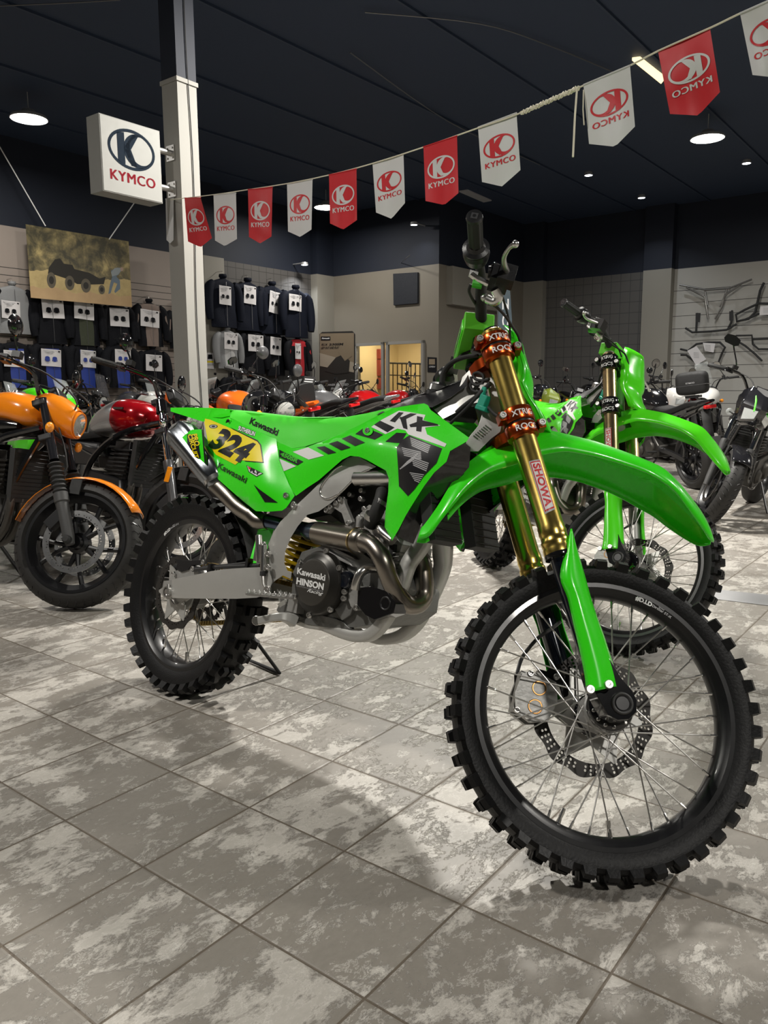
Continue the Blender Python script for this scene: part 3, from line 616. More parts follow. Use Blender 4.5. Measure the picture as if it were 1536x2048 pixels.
mid = [(500, 430, -.114), (700, 330, -.12), (840, 300, -.125), (1000, 330, -.148), (1030, 480, -.155), (1060, 700, -.158), (1100, 250, -.145), (1200, 180, -.128), (1400, 300, -.163), (1150, 500, -.166), (980, 700, -.148), (1250, 330, -.158), (930, 200, -.115), (380, 480, -.108)]
b = MB('green'); A = Panel(KF, sh, mid, cv=c6, step=11); A.mesh(b, 'green', .004); mb0 = mirror(b)
A.dec(b, [(846, 188), (915, 140), (1040, 74), (1110, 84), (1225, 104), (1210, 140), (1330, 178), (1222, 192), (1236, 240), (1372, 306), (1360, 328), (1105, 240), (1085, 212), (1030, 200), (945, 238)], 'white', .0010)
A.dec(b, [(866, 172), (908, 144), (1010, 192), (960, 226)], 'ink', .0014)
for q in ([(735, 237), (800, 190), (930, 242), (870, 276)], [(640, 270), (700, 246), (802, 296), (732, 321)], [(550, 305), (610, 286), (702, 331), (636, 352)], [(464, 330), (520, 322), (602, 366), (545, 379)]): A.dec(b, q, 'ink', .0012)
A.dec(b, [(298, 362), (405, 330), (517, 388), (410, 416)], 'white', .0012); A.dec(b, [(203, 346), (372, 430), (330, 456), (205, 398)], 'ink', .0012); A.dec(b, [(203, 408), (322, 462), (236, 497)], 'white', .0012)
A.txt(b, '450SR', (207, 385), (330, 440), (14, -24), 'ink_green', .002, bold=.05)
K_ = lambda pts, m='ink': A.dec(b, pts, m, .0016)
K_([(1040, 84), (1072, 88), (1012, 156), (975, 146)]); K_([(1120, 92), (1165, 96), (1075, 140), (1040, 128)]); K_([(1045, 118), (1088, 120), (1100, 205), (1070, 196)])
K_([(1166, 112), (1206, 120), (1196, 222), (1160, 216)]); K_([(1310, 168), (1316, 178), (1120, 190), (1112, 172), (1200, 140)])
A.dec(b, [(1112, 246), (1340, 338), (1302, 440), (1215, 530), (1150, 622), (1103, 672), (1040, 602), (1034, 480), (1024, 330), (1060, 280)], 'ink', .0010)
for k in range(5):
    t = k*13
    K_([(1120+t*.2, 262+t), (1262-t*.3, 318+t*.9), (1256-t*.3, 324+t*.9), (1116+t*.2, 267+t)], 'grey_ink')
    K_([(1060+t*.3, 330+t), (1195+t*.1, 362+t*.9), (1192, 369+t*.9), (1058+t*.3, 336+t)], 'grey_ink')
    K_([(1130+t*.2, 398+t), (1250-t*.3, 440+t), (1246-t*.3, 446+t), (1127+t*.2, 404+t)], 'grey_ink')
    K_([(1045+t*.9, 478-t*.9), (1130+t*.8, 420-t), (1136+t*.8, 424-t), (1047+t*.9, 486-t*.9)], 'grey_ink')
    K_([(1115+t*.6, 505+t), (1215-t*.6, 520+t), (1212-t*.6, 526+t), (1115+t*.6, 511+t)], 'grey_ink')
A.dec(b, [(945, 290), (1022, 228), (1092, 232), (1050, 300), (1010, 298)], 'ink', .0012)
ring_dec(A, b, 822, 214, 36, 34, 'green', .004, .45); screw(b, A.pt(*c6((822, 214)), .003), .008)
o = b.build('radiator_shroud', bike, bev=.0015, ang=55); o['label'] = 'green shroud with black and white stripes and letters'; mb0.build('radiator_shroud', bike)
b = MB('black_gloss'); A = Panel(KF, [(1374, 430, -.162), (1398, 358, -.162), (1500, 300, -.158), (1540, 330, -.145), (1530, 470, -.13), (1420, 590, -.12), (1270, 740, -.115), (1195, 870, -.11), (1140, 1005, -.11), (1090, 985, -.12), (1030, 950, -.14), (1090, 802, -.152), (1215, 602, -.158), (1285, 508, -.16)], cv=c6); A.mesh(b, 'black_gloss', .004)
m_ = mirror(b); b.build('radiator_guard', bike); m_.build('radiator_guard', bike)
for s in (1, -1):
    b = MB('black_matte'); p = KF.P(*c6((1300, 640)), -.09); p.y = s*.085
    R_ = Matrix.Rotation(-.35, 3, 'Y'); b.box(p, (.035, .11, .26), R=R_)
    for k in range(13): b.box(p+R_ @ Vector((.019, 0, -.12+k*.02)), (.004, .11, .003), 'black_plastic', R=R_)
    b.build('radiator', bike, bev=.004)
# --- aluminium frame
b = MB('alu'); A = Panel(KF, [(742, 388, -.092), (820, 430, -.098), (882, 466, -.10), (800, 502, -.098), (752, 532, -.098), (648, 642, -.10), (565, 720, -.10), (480, 778, -.102), (400, 802, -.104), (335, 880, -.105), (285, 960, -.106), (245, 1060, -.106), (240, 1140, -.104), (262, 1192, -.10), (292, 1202, -.098), (285, 1250, -.098), (230, 1225, -.10), (175, 1262, -.10), (140, 1300, -.10), (118, 1200, -.104), (114, 1080, -.106), (130, 1000, -.106), (162, 925, -.106), (212, 850, -.106), (285, 775, -.105), (335, 725, -.104), (425, 640, -.102), (505, 560, -.10), (605, 465, -.096), (680, 405, -.092)], [(180, 1080, -.110), (350, 780, -.109), (600, 600, -.104)], cv=c6)
A.mesh(b, 'alu', .022); m_ = mirror(b)
wd = [(645, 455), (600, 480), (550, 530), (505, 590), (490, 635), (500, 672), (540, 690), (590, 672), (640, 640), (700, 580), (760, 520), (838, 482)]
b.tube([A.pt(*c6(p), .001) for p in wd], .0032, 'alu_polish', 7, sm=4); b.tube([KF.P(*c6((745, 548)), -.085), KF.P(*c6((1010, 545)), -.085)], .021, 'alu_polish', 18)
screw(b, A.pt(*c6((307, 735)), .003), .011)
b.prism([KF.P(*c6(p), -.09) for p in [(515, 775), (560, 735), (640, 680), (655, 690), (660, 720), (715, 850), (690, 875), (665, 865), (640, 790), (580, 750), (545, 792)]], (0, .012, 0), 'alu_cast')
for p in ((632, 694), (602, 720), (563, 748), (535, 770), (686, 860)): screw(b, KF.P(*c6(p), -.092), .008)
# cradle tubes and down tubes
sq = [(-1, -.8), (-.8, -1), (.8, -1), (1, -.8), (1, .8), (.8, 1), (-.8, 1), (-1, .8)]
b.tube([KF.P(*c6(p), y) for p, y in (((1290, 820), -.05), ((1200, 1010), -.055), ((1110, 1140), -.07), ((1060, 1290), -.078), ((1005, 1420), -.082), ((940, 1545), -.082), ((850, 1635), -.08), ((750, 1650), -.078), ((640, 1622), -.076), ((520, 1578), -.075), ((400, 1555), -.075), ((300, 1500), -.08), ((250, 1400), -.09))], [.018, .018, .017, .016, .016, .015, .015, .015, .014, .013, .013, .015, .02], 'alu', sec=sq, sm=4, up=(0, 1, 0))
b.tube([KF.P(*c6(p), y) for p, y in (((1390, 800), .0), ((1350, 900), .04), ((1345, 1060), .07), ((1340, 1180), .08), ((1260, 1380), .085), ((1170, 1550), .085), ((1070, 1640), .085), ((960, 1670), .085), ((880, 1665), .085), ((700, 1600), .085), ((300, 1480), .085))], [.022, .022, .022, .019, .018, .017, .016, .015, .014, .014, .015], 'alu', sec=sq, sm=4, up=(0, 1, 0))
# steering head casting and upper spar
h = [(180, 1700, -.075), (300, 1620, -.07), (400, 1550, -.065), (430, 1450, -.05), (500, 1380, -.04), (570, 1352, -.035), (640, 1400, -.035), (690, 1500, -.035), (730, 1640, -.04), (760, 1800, -.045), (740, 1900, -.05), (660, 1960, -.06), (560, 2060, -.075), (430, 2060, -.085), (470, 1960, -.085), (560, 1850, -.07), (590, 1760, -.06), (570, 1700, -.058), (480, 1690, -.062), (270, 1795, -.085)]
H = Panel(KF, h, cv=c7); H.mesh(b, 'alu', .05); m2 = MB('alu'); 
b.tube([P0+AX*.62, P0+AX*.86], .036, 'alu_cast', 24)
for i in range(7): q = [(520+i*16, 1930-i*14), (560+i*16, 1960-i*14)]; b.tube([H.pt(*c7(p), .001) for p in q], .002, 'alu_polish', 6)
b.build('frame', bike, bev=.003, ang=50, seg=3); m_.build('frame', bike, bev=.003, ang=50)
# wiring and the green plug beside the head
b = MB('black_matte'); wp = lambda pts, y: [KF.P(*c7(p), y) for p in pts]
b.tube(wp([(650, 1468), (600, 1480), (540, 1470), (520, 1430), (560, 1415), (600, 1440), (600, 1490), (560, 1520), (510, 1500), (500, 1450)], -.06), .004, sm=5); b.tube(wp([(500, 1500), (495, 1540), (530, 1570), (580, 1565), (590, 1500)], -.062), .004, sm=5)
b.tube(wp([(320, 1800), (440, 1690), (560, 1600), (660, 1500)], -.07), .006, sm=4); b.tube(wp([(330, 1830), (450, 1720), (600, 1560)], -.075), .004, sm=4); b.tube(wp([(640, 1700), (700, 1760), (760, 1790)], -.07), .0045, sm=4)
b.tube(wp([(250, 1530), (270, 1420), (330, 1340), (440, 1290), (560, 1270)], -.02), .006, sm=5)
b.tube(wp([(590, 1520), (600, 1600)], -.065), .006, 'white'); b.tube(wp([(625, 1540), (640, 1620)], -.065), .007, 'alu_polish'); b.build('wiring', bike)
b = MB('teal'); p = KF.P(*c7((605, 1650)), -.07); R_ = Matrix.Rotation(.25, 3, 'Y'); b.box(p, (.022, .018, .030), R=R_); b.box(p+Vector((.0, 0, -.018)), (.032, .022, .012), R=R_); b.box(p+Vector((-.004, 0, .024)), (.012, .014, .022), R=R_); b.build('wiring_plug', bike, bev=.002)
# --- black air box and inner body
b = MB('black_matte')
b.prism([KF.P(*c6(p), -.045) for p in [(300, 760), (480, 640), (560, 560), (720, 430), (900, 440), (1000, 560), (1100, 620), (1100, 800), (960, 820), (840, 760), (740, 880), (640, 860), (560, 800), (420, 830)]], (0, .09, 0))
b.prism([KF.P(*c5(p), -.04) for p in [(640, 300), (1000, 420), (1200, 480), (1500, 420), (1400, 600), (1150, 800), (1040, 880), (900, 860), (750, 650)]], (0, .08, 0)); b.build('air_box', bike)
b = MB('green'); q = [(1062, 372, -.03), (1110, 350, -.03), (1180, 370, -.03), (1160, 470, -.04), (1080, 640, -.06), (1000, 640, -.06), (1000, 600, -.06), (1030, 500, -.04)]; A = Panel(KF, q, cv=cr); A.mesh(b, 'green', .003); b.build('inner_mudguard', bike)
b = MB('black_matte'); b.loft([[Vector((RR*1.08*math.cos(a)*1.0, y, RR+RR*1.08*math.sin(a))) for y in (-.055, 0, .055)] for a in [.35+.9*i/8 for i in range(9)]]); b.build('rear_mud_flap', bike, sol=.003)
# --- shock absorber with yellow spring
b = MB('spring_yellow'); A_, B_ = KF.P(*c6((430, 905)), 0), KF.P(*c6((300, 1260)), 0); d = (A_-B_); n_ = 150; x_ = d.normalized().orthogonal(); y_ = d.normalized().cross(x_)
b.tube([B_+d*(i/n_)+(x_*math.cos(i*.30)+y_*math.sin(i*.30))*.036 for i in range(n_+1)], .0055, n=7); b.tube([B_, A_], .022, 'fork_dark', 16); b.build('shock_absorber', bike)
# --- swingarm
sa = [(398, 766, -.098), (430, 757, -.099), (510, 742, -.10), (600, 724, -.102), (700, 700, -.105), (780, 688, -.107), (860, 680, -.109), (960, 674, -.11), (1070, 670, -.11), (1150, 686, -.108), (1170, 780, -.108), (1140, 880, -.108), (1050, 903, -.11), (900, 912, -.11), (700, 912, -.107), (500, 909, -.10), (400, 905, -.098), (390, 840, -.098)]
b = MB('alu'); A = Panel(KF, sa, [(700, 800, -.110), (950, 790, -.114), (480, 830, -.102)], cv=cr); A.mesh(b, 'alu', .035); m_ = mirror(b)
b.prism([KF.P(*cr(p), -.092) for p in [(335, 775), (398, 768), (392, 905), (335, 900), (325, 840)]], (0, .02, 0), 'alu_cast')
ax_ = Vector((0, 0, RR)); b.lathe([(0, .012), (.008, .012), (.009, .002), (.013, .002), (.014, .012), (.018, .012), (.019, 0), (.024, 0), (.024, -.02)], ax_+Vector((0, -.095, 0)), (0, -1, 0), 'steel', 20)
b.tube([A.pt(*cr((372, 800)), .006), A.pt(*cr((372, 885)), .006)], .005, 'steel')
o = b.build('swingarm', bike, bev=.006, ang=50, seg=3); m_.build('swingarm', bike, bev=.006, ang=50)
b = MB('black_plastic'); b.tube([KF.P(*cr(p), -.08) for p in [(560, 690), (700, 672), (860, 662), (1080, 655)]], .007, 'black_plastic', sm=3); b.tube([KF.P(*cr(p), -.08) for p in [(640, 665), (800, 655), (1010, 630)]], .004, 'black_plastic', sm=3)
b.box(KF.P(*cr((700, 680)), -.083), (.012, .02, .03)); b.box(KF.P(*cr((990, 640)), -.083), (.012, .02, .03)); b.build('brake_hose_guide', bike)
# --- rear caliper
b = MB('alu_cast'); b.prism([KF.P(*cr(p), -.075) for p in [(400, 720), (470, 670), (520, 640), (600, 700), (620, 760), (540, 800), (440, 780)]], (0, .04, 0)); b.prism([KF.P(*cr(p), -.08) for p in [(415, 605), (470, 615), (520, 620), (620, 615), (640, 640), (540, 655), (520, 690), (470, 705), (430, 680), (440, 640)]], (0, .02, 0), 'black_plastic')
for p in ((410, 720), (560, 680), (640, 630), (490, 945)): screw(b, KF.P(*cr(p), -.084), .008)
b.build('rear_brake_caliper', bike, bev=.003)
# --- rear master cylinder
b = MB('alu_polish'); mp_ = lambda p, y=-.118: KF.P(*cr(p), y)
b.tube([mp_((1065, 425)), mp_((1068, 520)), mp_((1068, 640))], [.010, .011, .008], n=14); b.tube([mp_((1105, 475)), mp_((1105, 490)), mp_((1105, 500)), mp_((1102, 600)), mp_((1098, 700))], [.006, .006, .010, .010, .009], n=14); b.tube([mp_((1098, 702)), mp_((1097, 735))], .009, 'black_matte'); b.tube([mp_((1097, 735)), mp_((1100, 800)), mp_((1125, 850), -.11)], .005, 'steel')
for p in ((1140, 570), (1140, 670)): screw(b, mp_(p), .009)
screw(b, mp_((1132, 848), -.122), .014, m='steel'); b.box(mp_((1070, 560)), (.03, .014, .05)); b.build('rear_master_cylinder', bike, bev=.002)
# --- exhaust
ex = [((1000, 1000), -.06, .021, 5), ((1120, 1025), -.06, .021, 5)]
b = MB('titan')
P5 = lambda p, y: KF.P(*c5(p), y)
P6 = lambda p, y: KF.P(*c6(p), y)
b.tube([P5((600, 725), -.102), P5((680, 800), -.10), P5((760, 885), -.092), P5((850, 945), -.08)], [.030, .029, .027, .026], 'titan', 24, sm=3); b.tube([P5((840, 930), -.08), P5((900, 985), -.072), P5((960, 990), -.066)], [.027, .029, .024], 'titan', 24, sm=3)
b.tube([P5((945, 985), -.066), P5((1050, 1010), -.062), P5((1250, 1050), -.066), P5((1300, 1062), -.068)], .0215, 'titan_blue', 24, sm=3)
b.tube([P6((395, 912), -.07), P6((440, 925), -.072), P6((480, 930), -.075)], [.022, .030, .0325], 'titan_blue', 24); b.tube([P6((480, 930), -.075), P6((560, 945), -.085), P6((680, 968), -.10), P6((770, 985), -.112)], [.0325, .0335, .034, .034], 'titan', 28)
b.tube([P6((765, 984), -.112), P6((785, 988), -.115), P6((800, 992), -.117)], [.0345, .033, .026], 'titan', 28); b.tube([P6((745, 980), -.110), P6((752, 982), -.111)], .0355, 'gold_brown', 28)
b.tube([P6((790, 988), -.117), P6((860, 1020), -.122), P6((925, 1110), -.124), P6((965, 1220), -.112), P6((1020, 1340), -.09), P6((1100, 1425), -.055), P6((1180, 1420), -.02), P6((1215, 1350), .0), P6((1215, 1240), .0), P6((1195, 1120), .0), P6((1130, 1050), .0)], [.0245]*11, 'titan', 24, sm=6)
o = b.build('exhaust_pipe', bike, ang=60); b = MB('silver_paint')
mu = [((345, 372), -.125, .040), ((352, 382), -.125, .048), ((400, 425), -.124, .050), ((560, 625), -.112, .046), ((600, 700), -.106, .038), ((612, 740), -.103, .031)]
b = MB('titan_blue'); b.tube([P5(p, y) for p, y, r in mu[:2]], [mu[0][2], mu[1][2]], 'black_gloss', 32); hexs = [(math.cos(a)*(1+.07*math.cos(6*a)), math.sin(a)*(1+.07*math.cos(6*a))) for a in [2*PI*i/36 for i in range(36)]]
mat('can', (.34, .36, .39), .25, metal=1); b.tube([P5(p, y) for p, y, r in mu[1:]], [r for p, y, r in mu[1:]], 'can', sec=hexs, sm=4)
for k in (1.0, 1.12): 
    A_, B_ = P5((352, 382), -.125), P5((400, 425), -.124); b.tube([A_+(B_-A_)*(k-1), A_+(B_-A_)*(k-.94)], .0515, 'alu_polish', 32)
A_, B_ = P5((600, 690), -.107), P5((612, 715), -.105); b.tube([A_, B_], .040, 'alu_polish', 32)
A = Panel(KF, [(430, 346, -.150), (500, 345, -.150), (528, 585, -.150), (468, 535, -.158), (385, 430, -.166), (362, 400, -.166)], [(440, 440, -.166)], cv=c5, step=9); A.mesh(b, 'green', .001)
A.dec(b, [(500, 345), (508, 345), (532, 586), (520, 578)], 'ink', .001); A.dec(b, [(398, 380), (468, 375), (494, 545), (462, 545), (400, 450)], 'ink', .0008)
A.txt(b, 'PRO', (432, 380), (455, 462), (34, -6), 'yellow', .0015, bold=.03); A.txt(b, 'CIRCUIT', (402, 382), (452, 548), (28, -6), 'yellow', .0015, bold=.03)
o = b.build('muffler', bike, ang=50); o['label'] = 'brushed metal muffler with yellow lettering on green'
# --- engine
b = MB('engine_grey')
b.prism([P6(p, -.085) for p in [(280, 1480), (300, 1200), (360, 1060), (520, 1010), (700, 1010), (860, 1120), (1010, 1200), (1060, 1330), (1040, 1470), (920, 1560), (700, 1590), (500, 1590), (360, 1560)]], (0, .16, 0))
b.prism([P6(p, -.065) for p in [(700, 1010), (680, 880), (720, 835), (760, 800), (830, 730), (960, 780), (1010, 940), (1060, 1010), (1020, 1200), (880, 1150)]], (0, .13, 0), 'alu_cast')
for k in range(6): b.prism([P6(p, -.072) for p in [(700, 1020+k*22), (880, 1075+k*24), (1040, 1060+k*28), (1040, 1068+k*28), (880, 1085+k*24), (700, 1030+k*22)]], (0, .144, 0), 'engine_grey')
b.prism([P6(p, -.078) for p in [(745, 880), (760, 810), (785, 815), (800, 770), (850, 740), (880, 850), (905, 880), (940, 900), (930, 1000), (880, 990), (800, 930)]], (0, .03, 0), 'alu_cast')
b.tube([P6((770, 815), -.08), P6((765, 905), -.08)], .011, 'alu_cast'); b.tube([P6((905, 880), -.085), P6((925, 920), -.09), P6((1000, 985), -.09)], [.012, .014, .014], 'alu_polish', sm=3)
for p in ((655, 690), (780, 632), (775, 690), (765, 820), (800, 760), (700, 660)): b.lathe([(0, .006), (.007, .006), (.008, 0), (.008, -.01)], P6(p, -.07), (0, -1, 0), 'steel', 10)
# ribs and cases right of the clutch
for q in [[(520, 1040), (700, 1140), (720, 1165), (560, 1090)], [(560, 1020), (720, 1100), (735, 1115), (590, 1060)]]: b.prism([P6(p, -.10) for p in q], (0, .03, 0), 'alu_cast')
b.prism([P6(p, -.098) for p in [(600, 1180), (740, 1200), (770, 1300), (700, 1500), (640, 1540), (590, 1460), (610, 1330)]], (0, .03, 0), 'engine_grey')
b.prism([P6(p, -.105) for p in [(690, 1310), (740, 1290), (780, 1310), (770, 1440), (740, 1470), (700, 1440), (680, 1380)]], (0, .03, 0), 'alu_cast')
b.prism([P6(p, -.09) for p in [(330, 1540), (500, 1500), (640, 1540), (700, 1600), (560, 1590), (400, 1570)]], (0, .02, 0), 'engine_grey')
b.build('engine', bike, bev=.003, ang=45); eng = bpy.data.objects['engine']
cc0 = P6((455, 1275), -.128); b = MB('clutch_dark'); q0 = cc0.copy()
b.lathe([(0, .010), (.060, .010), (.066, .008), (.074, 0), (.083, -.004), (.086, -.010), (.086, -.04)], cc0, (0, -1, 0), 'clutch_dark', 56); b.lathe([(0, .0115), (.058, .0115), (.0615, .0105), (.063, .0085)], cc0, (0, -1, 0), 'clutch', 56)
ct = Panel(KF, [(0, 0, cc0.y-.0115), (1000, 0, cc0.y-.0115), (0, 2000, cc0.y-.0115)], cv=c6); ct.y = lambda x, y: cc0.y-.0115
ct.txt(b, 'Kawasaki', (328, 1212), (524, 1262), (4, -42), 'white', .0006, bold=.03); ct.txt(b, 'HINSON', (322, 1282), (512, 1325), (5, -42), 'white', .0006, bold=.045); ct.txt(b, 'CLUTCH COMPONENTS', (322, 1300), (508, 1342), (1, -9), 'grey_ink', .0006, bold=.0); ct.txt(b, 'Racing', (398, 1338), (500, 1362), (6, -22), 'white', .0006, bold=.01, shear=.4)
for a in (35, 80, 150, 215, 265, 318): screw(b, cc0+Vector((.090*math.cos(math.radians(a)), .006, .090*math.sin(math.radians(a)))), .008)
b.build('clutch_cover', eng, ang=30)
b = MB('black_gloss'); b.prism([P6(p, -.118) for p in [(752, 1312), (840, 1298), (960, 1338), (1015, 1420), (1000, 1490), (870, 1538), (800, 1500), (745, 1430)]], (0, .05, 0)); b.lathe([(0, -.002), (.012, -.002), (.014, .002), (.018, .002), (.018, -.01)], P6((945, 1420), -.118), (0, -1, 0), 'black_plastic', 20); b.build('ignition_cover', eng, bev=.008, seg=3)
b = MB('fork_dark'); b.lathe([(0, .002), (.012, .006), (.020, .006), (.024, 0), (.024, -.03)], P6((662, 1255), -.112), (0, -1, 0), 'fork_dark', 28)
b.build('oil_filler', eng)
for p in ((640, 1195), (660, 1340), (655, 1385), (740, 1450)): b = MB('steel'); screw(b, P6(p, -.112), .008); b.build('case_bolt', eng)
b = MB('alu_polish'); b.tube([P6((735, 1320), -.12), P6((745, 1270), -.122), P6((775, 1205), -.118), (P6((830, 1175), -.10)), P6((900, 1180), -.08)], .0125, 'alu_polish', 18, sm=5); b.build('coolant_pipe', eng)
b = MB('black_matte'); b.tube([P6((930, 640), -.08), P6((915, 700), -.095), P6((880, 790), -.10), P6((835, 870), -.09)], .019, 'black_matte', 16, sm=4); b.tube([P6((925, 705), -.092), P6((910, 730), -.095)], .0215, 'steel', 18); b.tube([P6((862, 800), -.098), P6((850, 830), -.095)], .0215, 'steel', 18)
b.tube([P6((1010, 1010), -.06), P6((1000, 1080), -.06), P6((960, 1120), -.06)], .014, 'black_matte', sm=3); b.build('radiator_hose', bike)
# --- foot controls
b = MB('steel'); A_ = KF.P(*cr((1200, 905)), -.11); A_ = Vector((.606, -.11, .425)); B_ = Vector((.530, -.212, .418)); 
pv = (B_-A_); n2 = Vector((pv.y, -pv.x, 0)).normalized()
for s in (-1, 1):
    b.tube([A_+n2*s*.02, B_+n2*s*.02], .004, 'steel', sec=[(-.5, -1), (.5, -1), (.5, 1), (-.5, 1)], up=(0, 0, 1))
    for k in range(9): b.tube([A_.lerp(B_, (k+.5)/9)+n2*s*.02, A_.lerp(B_, (k+.5)/9)+n2*s*.02+Vector((0, 0, .011))], [.0045, .0012], 'steel', 5)
for k in (0, .5, 1): b.box(A_.lerp(B_, k), (.006, .04, .006), R=Matrix.Rotation(math.atan2(n2.y, n2.x)-PI/2, 3, 'Z'))
b.box(A_+Vector((.01, .01, -.015)), (.04, .03, .05), 'alu_cast'); fp = b.build('footpeg', bike, bev=.001); mirror(b).build('footpeg', bike)
b = MB('alu'); b.tube([KF.P(*cr(p), y) for p, y in (((1075, 1080), -.16), ((1150, 1062), -.155), ((1230, 1050), -.145), ((1290, 1060), -.125), ((1340, 1085), -.105))], [.011, .010, .011, .014, .017], 'alu', sec=sq, sm=3); b.tube([KF.P(*cr((1045, 1080)), -.17), KF.P(*cr((1085, 1080)), -.14)], [.014, .012], 'alu_polish', 12)
b.prism([KF.P(*cr(p), -.105) for p in [(1220, 870), (1250, 880), (1330, 1030), (1350, 1060), (1340, 1100), (1290, 1100), (1200, 1000), (1230, 930)]], (0, .015, 0), 'engine_grey'); b.build('brake_pedal', bike, bev=.002)
# ================================================================ FRONT END (built unsteered, turned about the steering head)
S_B = S1
legs = []
for s in (-1, 1):
    b = MB('gold'); o_ = fk(s, 0); pr = [(0, .918), (.022, .918), (.0285, .912), (.0285, .66), (.0285, .62), (.0292, .615), (.0292, .405), (.0305, .402), (.0305, .392), (.0315, .388), (.0300, .38), (.0300, .372), (.0325, .368), (.0325, .360), (.0312, .355), (.0330, .350), (.0330, .338), (.0300, .335)]
    b.lathe(pr, o_, AX, 'gold', 40); b.lathe([(.033, .338), (.034, .334), (.033, .328), (.024, .325)], o_, AX, 'black_gloss', 36)
    b.lathe([(0, .9185), (.012, .9185), (.014, .922), (.021, .922), (.022, .918)], o_, AX, 'fork_dark', 24)
    b.lathe([(.0235, .33), (.0235, .06)], o_, AX, 'fork_dark', 32)
    if s < 0:   # lettering wrapped round the tube
        vx = (Vector((0, -1, 0))); ay = AX.cross(vx)
        a_mid = 0.10; R_ = .0297
        def cyl_pt(t, a, r=R_): return o_+AX*t+(vx*math.cos(a)+ay*math.sin(a))*r
        for q, mm, rr in (([(.555, -.50), (.555, .42), (.432, .42), (.425, -.50)], 'grey_ink', .02945), ([(.552, -.42), (.552, .42), (.436, .42), (.430, -.42)], 'red_ink', .02955), ([(.549, -.36), (.549, .34), (.439, .34), (.434, -.36)], 'white', .0297)):
            vs, fs = poly2(q); lay(b, [(v[0]*1, v[1]*.05) for v in vs], fs, lambda x, y: cyl_pt(x, y/.05, rr), mm, .012)
        vs, fs, wd = text2('SHOWA', .035); lay(b, [(.546-v[0]/wd*.105, (-.26+v[1]*.52)*.03) for v in vs], fs, lambda x, y: cyl_pt(x, y/.03*1.0, .0300), 'red_ink', .01)
    lg = b.build('fork_leg', bike, basis=S_B, ang=40); lg['label'] = 'polished gold fork leg'; legs.append(lg)
    # axle lug
    lug = MB('black_gloss'); c = Vector((WB, s*.100, RF))
    lug.prism([o_+AX*t+PER*x+Vector((0, -.026, 0)) for t, x in ((.11, -.025), (.11, .025), (.05, .040), (.022, .054), (.0, .058), (-.022, .050), (-.033, .030), (-.030, .008), (-.014, -.012), (.04, -.024))], (0, .052, 0)); 
    lug.lathe([(.0, .0), (.016, 0), (.018, .004), (.021, .004), (.023, 0), (.023, -.05)], Vector((WB, s*.136, RF)), (0, s, 0), 'grey_plastic', 28); lug.lathe([(0, .002), (.015, .002), (.0155, 0)], Vector((WB, s*.136, RF)), (0, s, 0), 'ink', 24)
    lug.lathe([(0, .004), (.004, .004), (.035, .002), (.047, -.004), (.050, -.012), (.050, -.020), (.03, -.03)], Vector((WB, s*.072, RF)), (0, s, 0), 'black_gloss', 32)
    for a in (-2.2, -1.75, -1.3, -2.7, -.6): lug.lathe([(0, .004), (.004, .004), (.0045, 0)], Vector((WB+.040*math.cos(a), s*.071, RF+.040*math.sin(a))), (0, s, 0), 'steel', 8)
    lug.build('axle_lug', lg, bev=.006, seg=3)
mb_ = MB('steel'); mb_.tube([(WB, -.10, RF), (WB, .10, RF)], .011, 'steel', 16); mb_.build('front_axle', bike, basis=S_B)
# fork guards
gl = [(1142, 1058), (1134, 1095), (1121, 1152), (1136, 1196), (1147, 1245), (1158, 1292), (1170, 1350), (1173, 1386)]
gr_ = [(1143, 1058), (1150, 1095), (1164, 1152), (1176, 1196), (1189, 1235), (1203, 1274), (1222, 1335), (1231, 1373)]
rows = []
for i, (l_, r_) in enumerate(zip(gl, gr_)):
    w_ = min(1, i/2.0); rows.append([FF.P(l_[0]+(r_[0]-l_[0])*t, l_[1]+(r_[1]-l_[1])*t, -.134-.018*w_*math.sin(PI*t)**.8) for t in [k/8 for k in range(9)]])
for i, r in enumerate(rows):
    k_ = min(1, i/2); r += [r[-1]+Vector((.010*k_, .010*k_, 0)), r[-1]+Vector((.013*k_, .026*k_, 0)), r[-1]+Vector((.008*k_, .040*k_, 0))]
cols = [crs([r[k] for r in rows], [0]*len(rows), 4)[0] for k in range(12)]
b = MB('green'); b.loft([list(r) for r in zip(*cols)]); m_ = mirror(b)
for p in ((1180, 1379), (1217, 1369)): screw(b, FF.P(*p, -.152), .008)
b.build('fork_guard', legs[0], sol=.003, ang=50); m_.build('fork_guard', legs[1], sol=.003, ang=50)
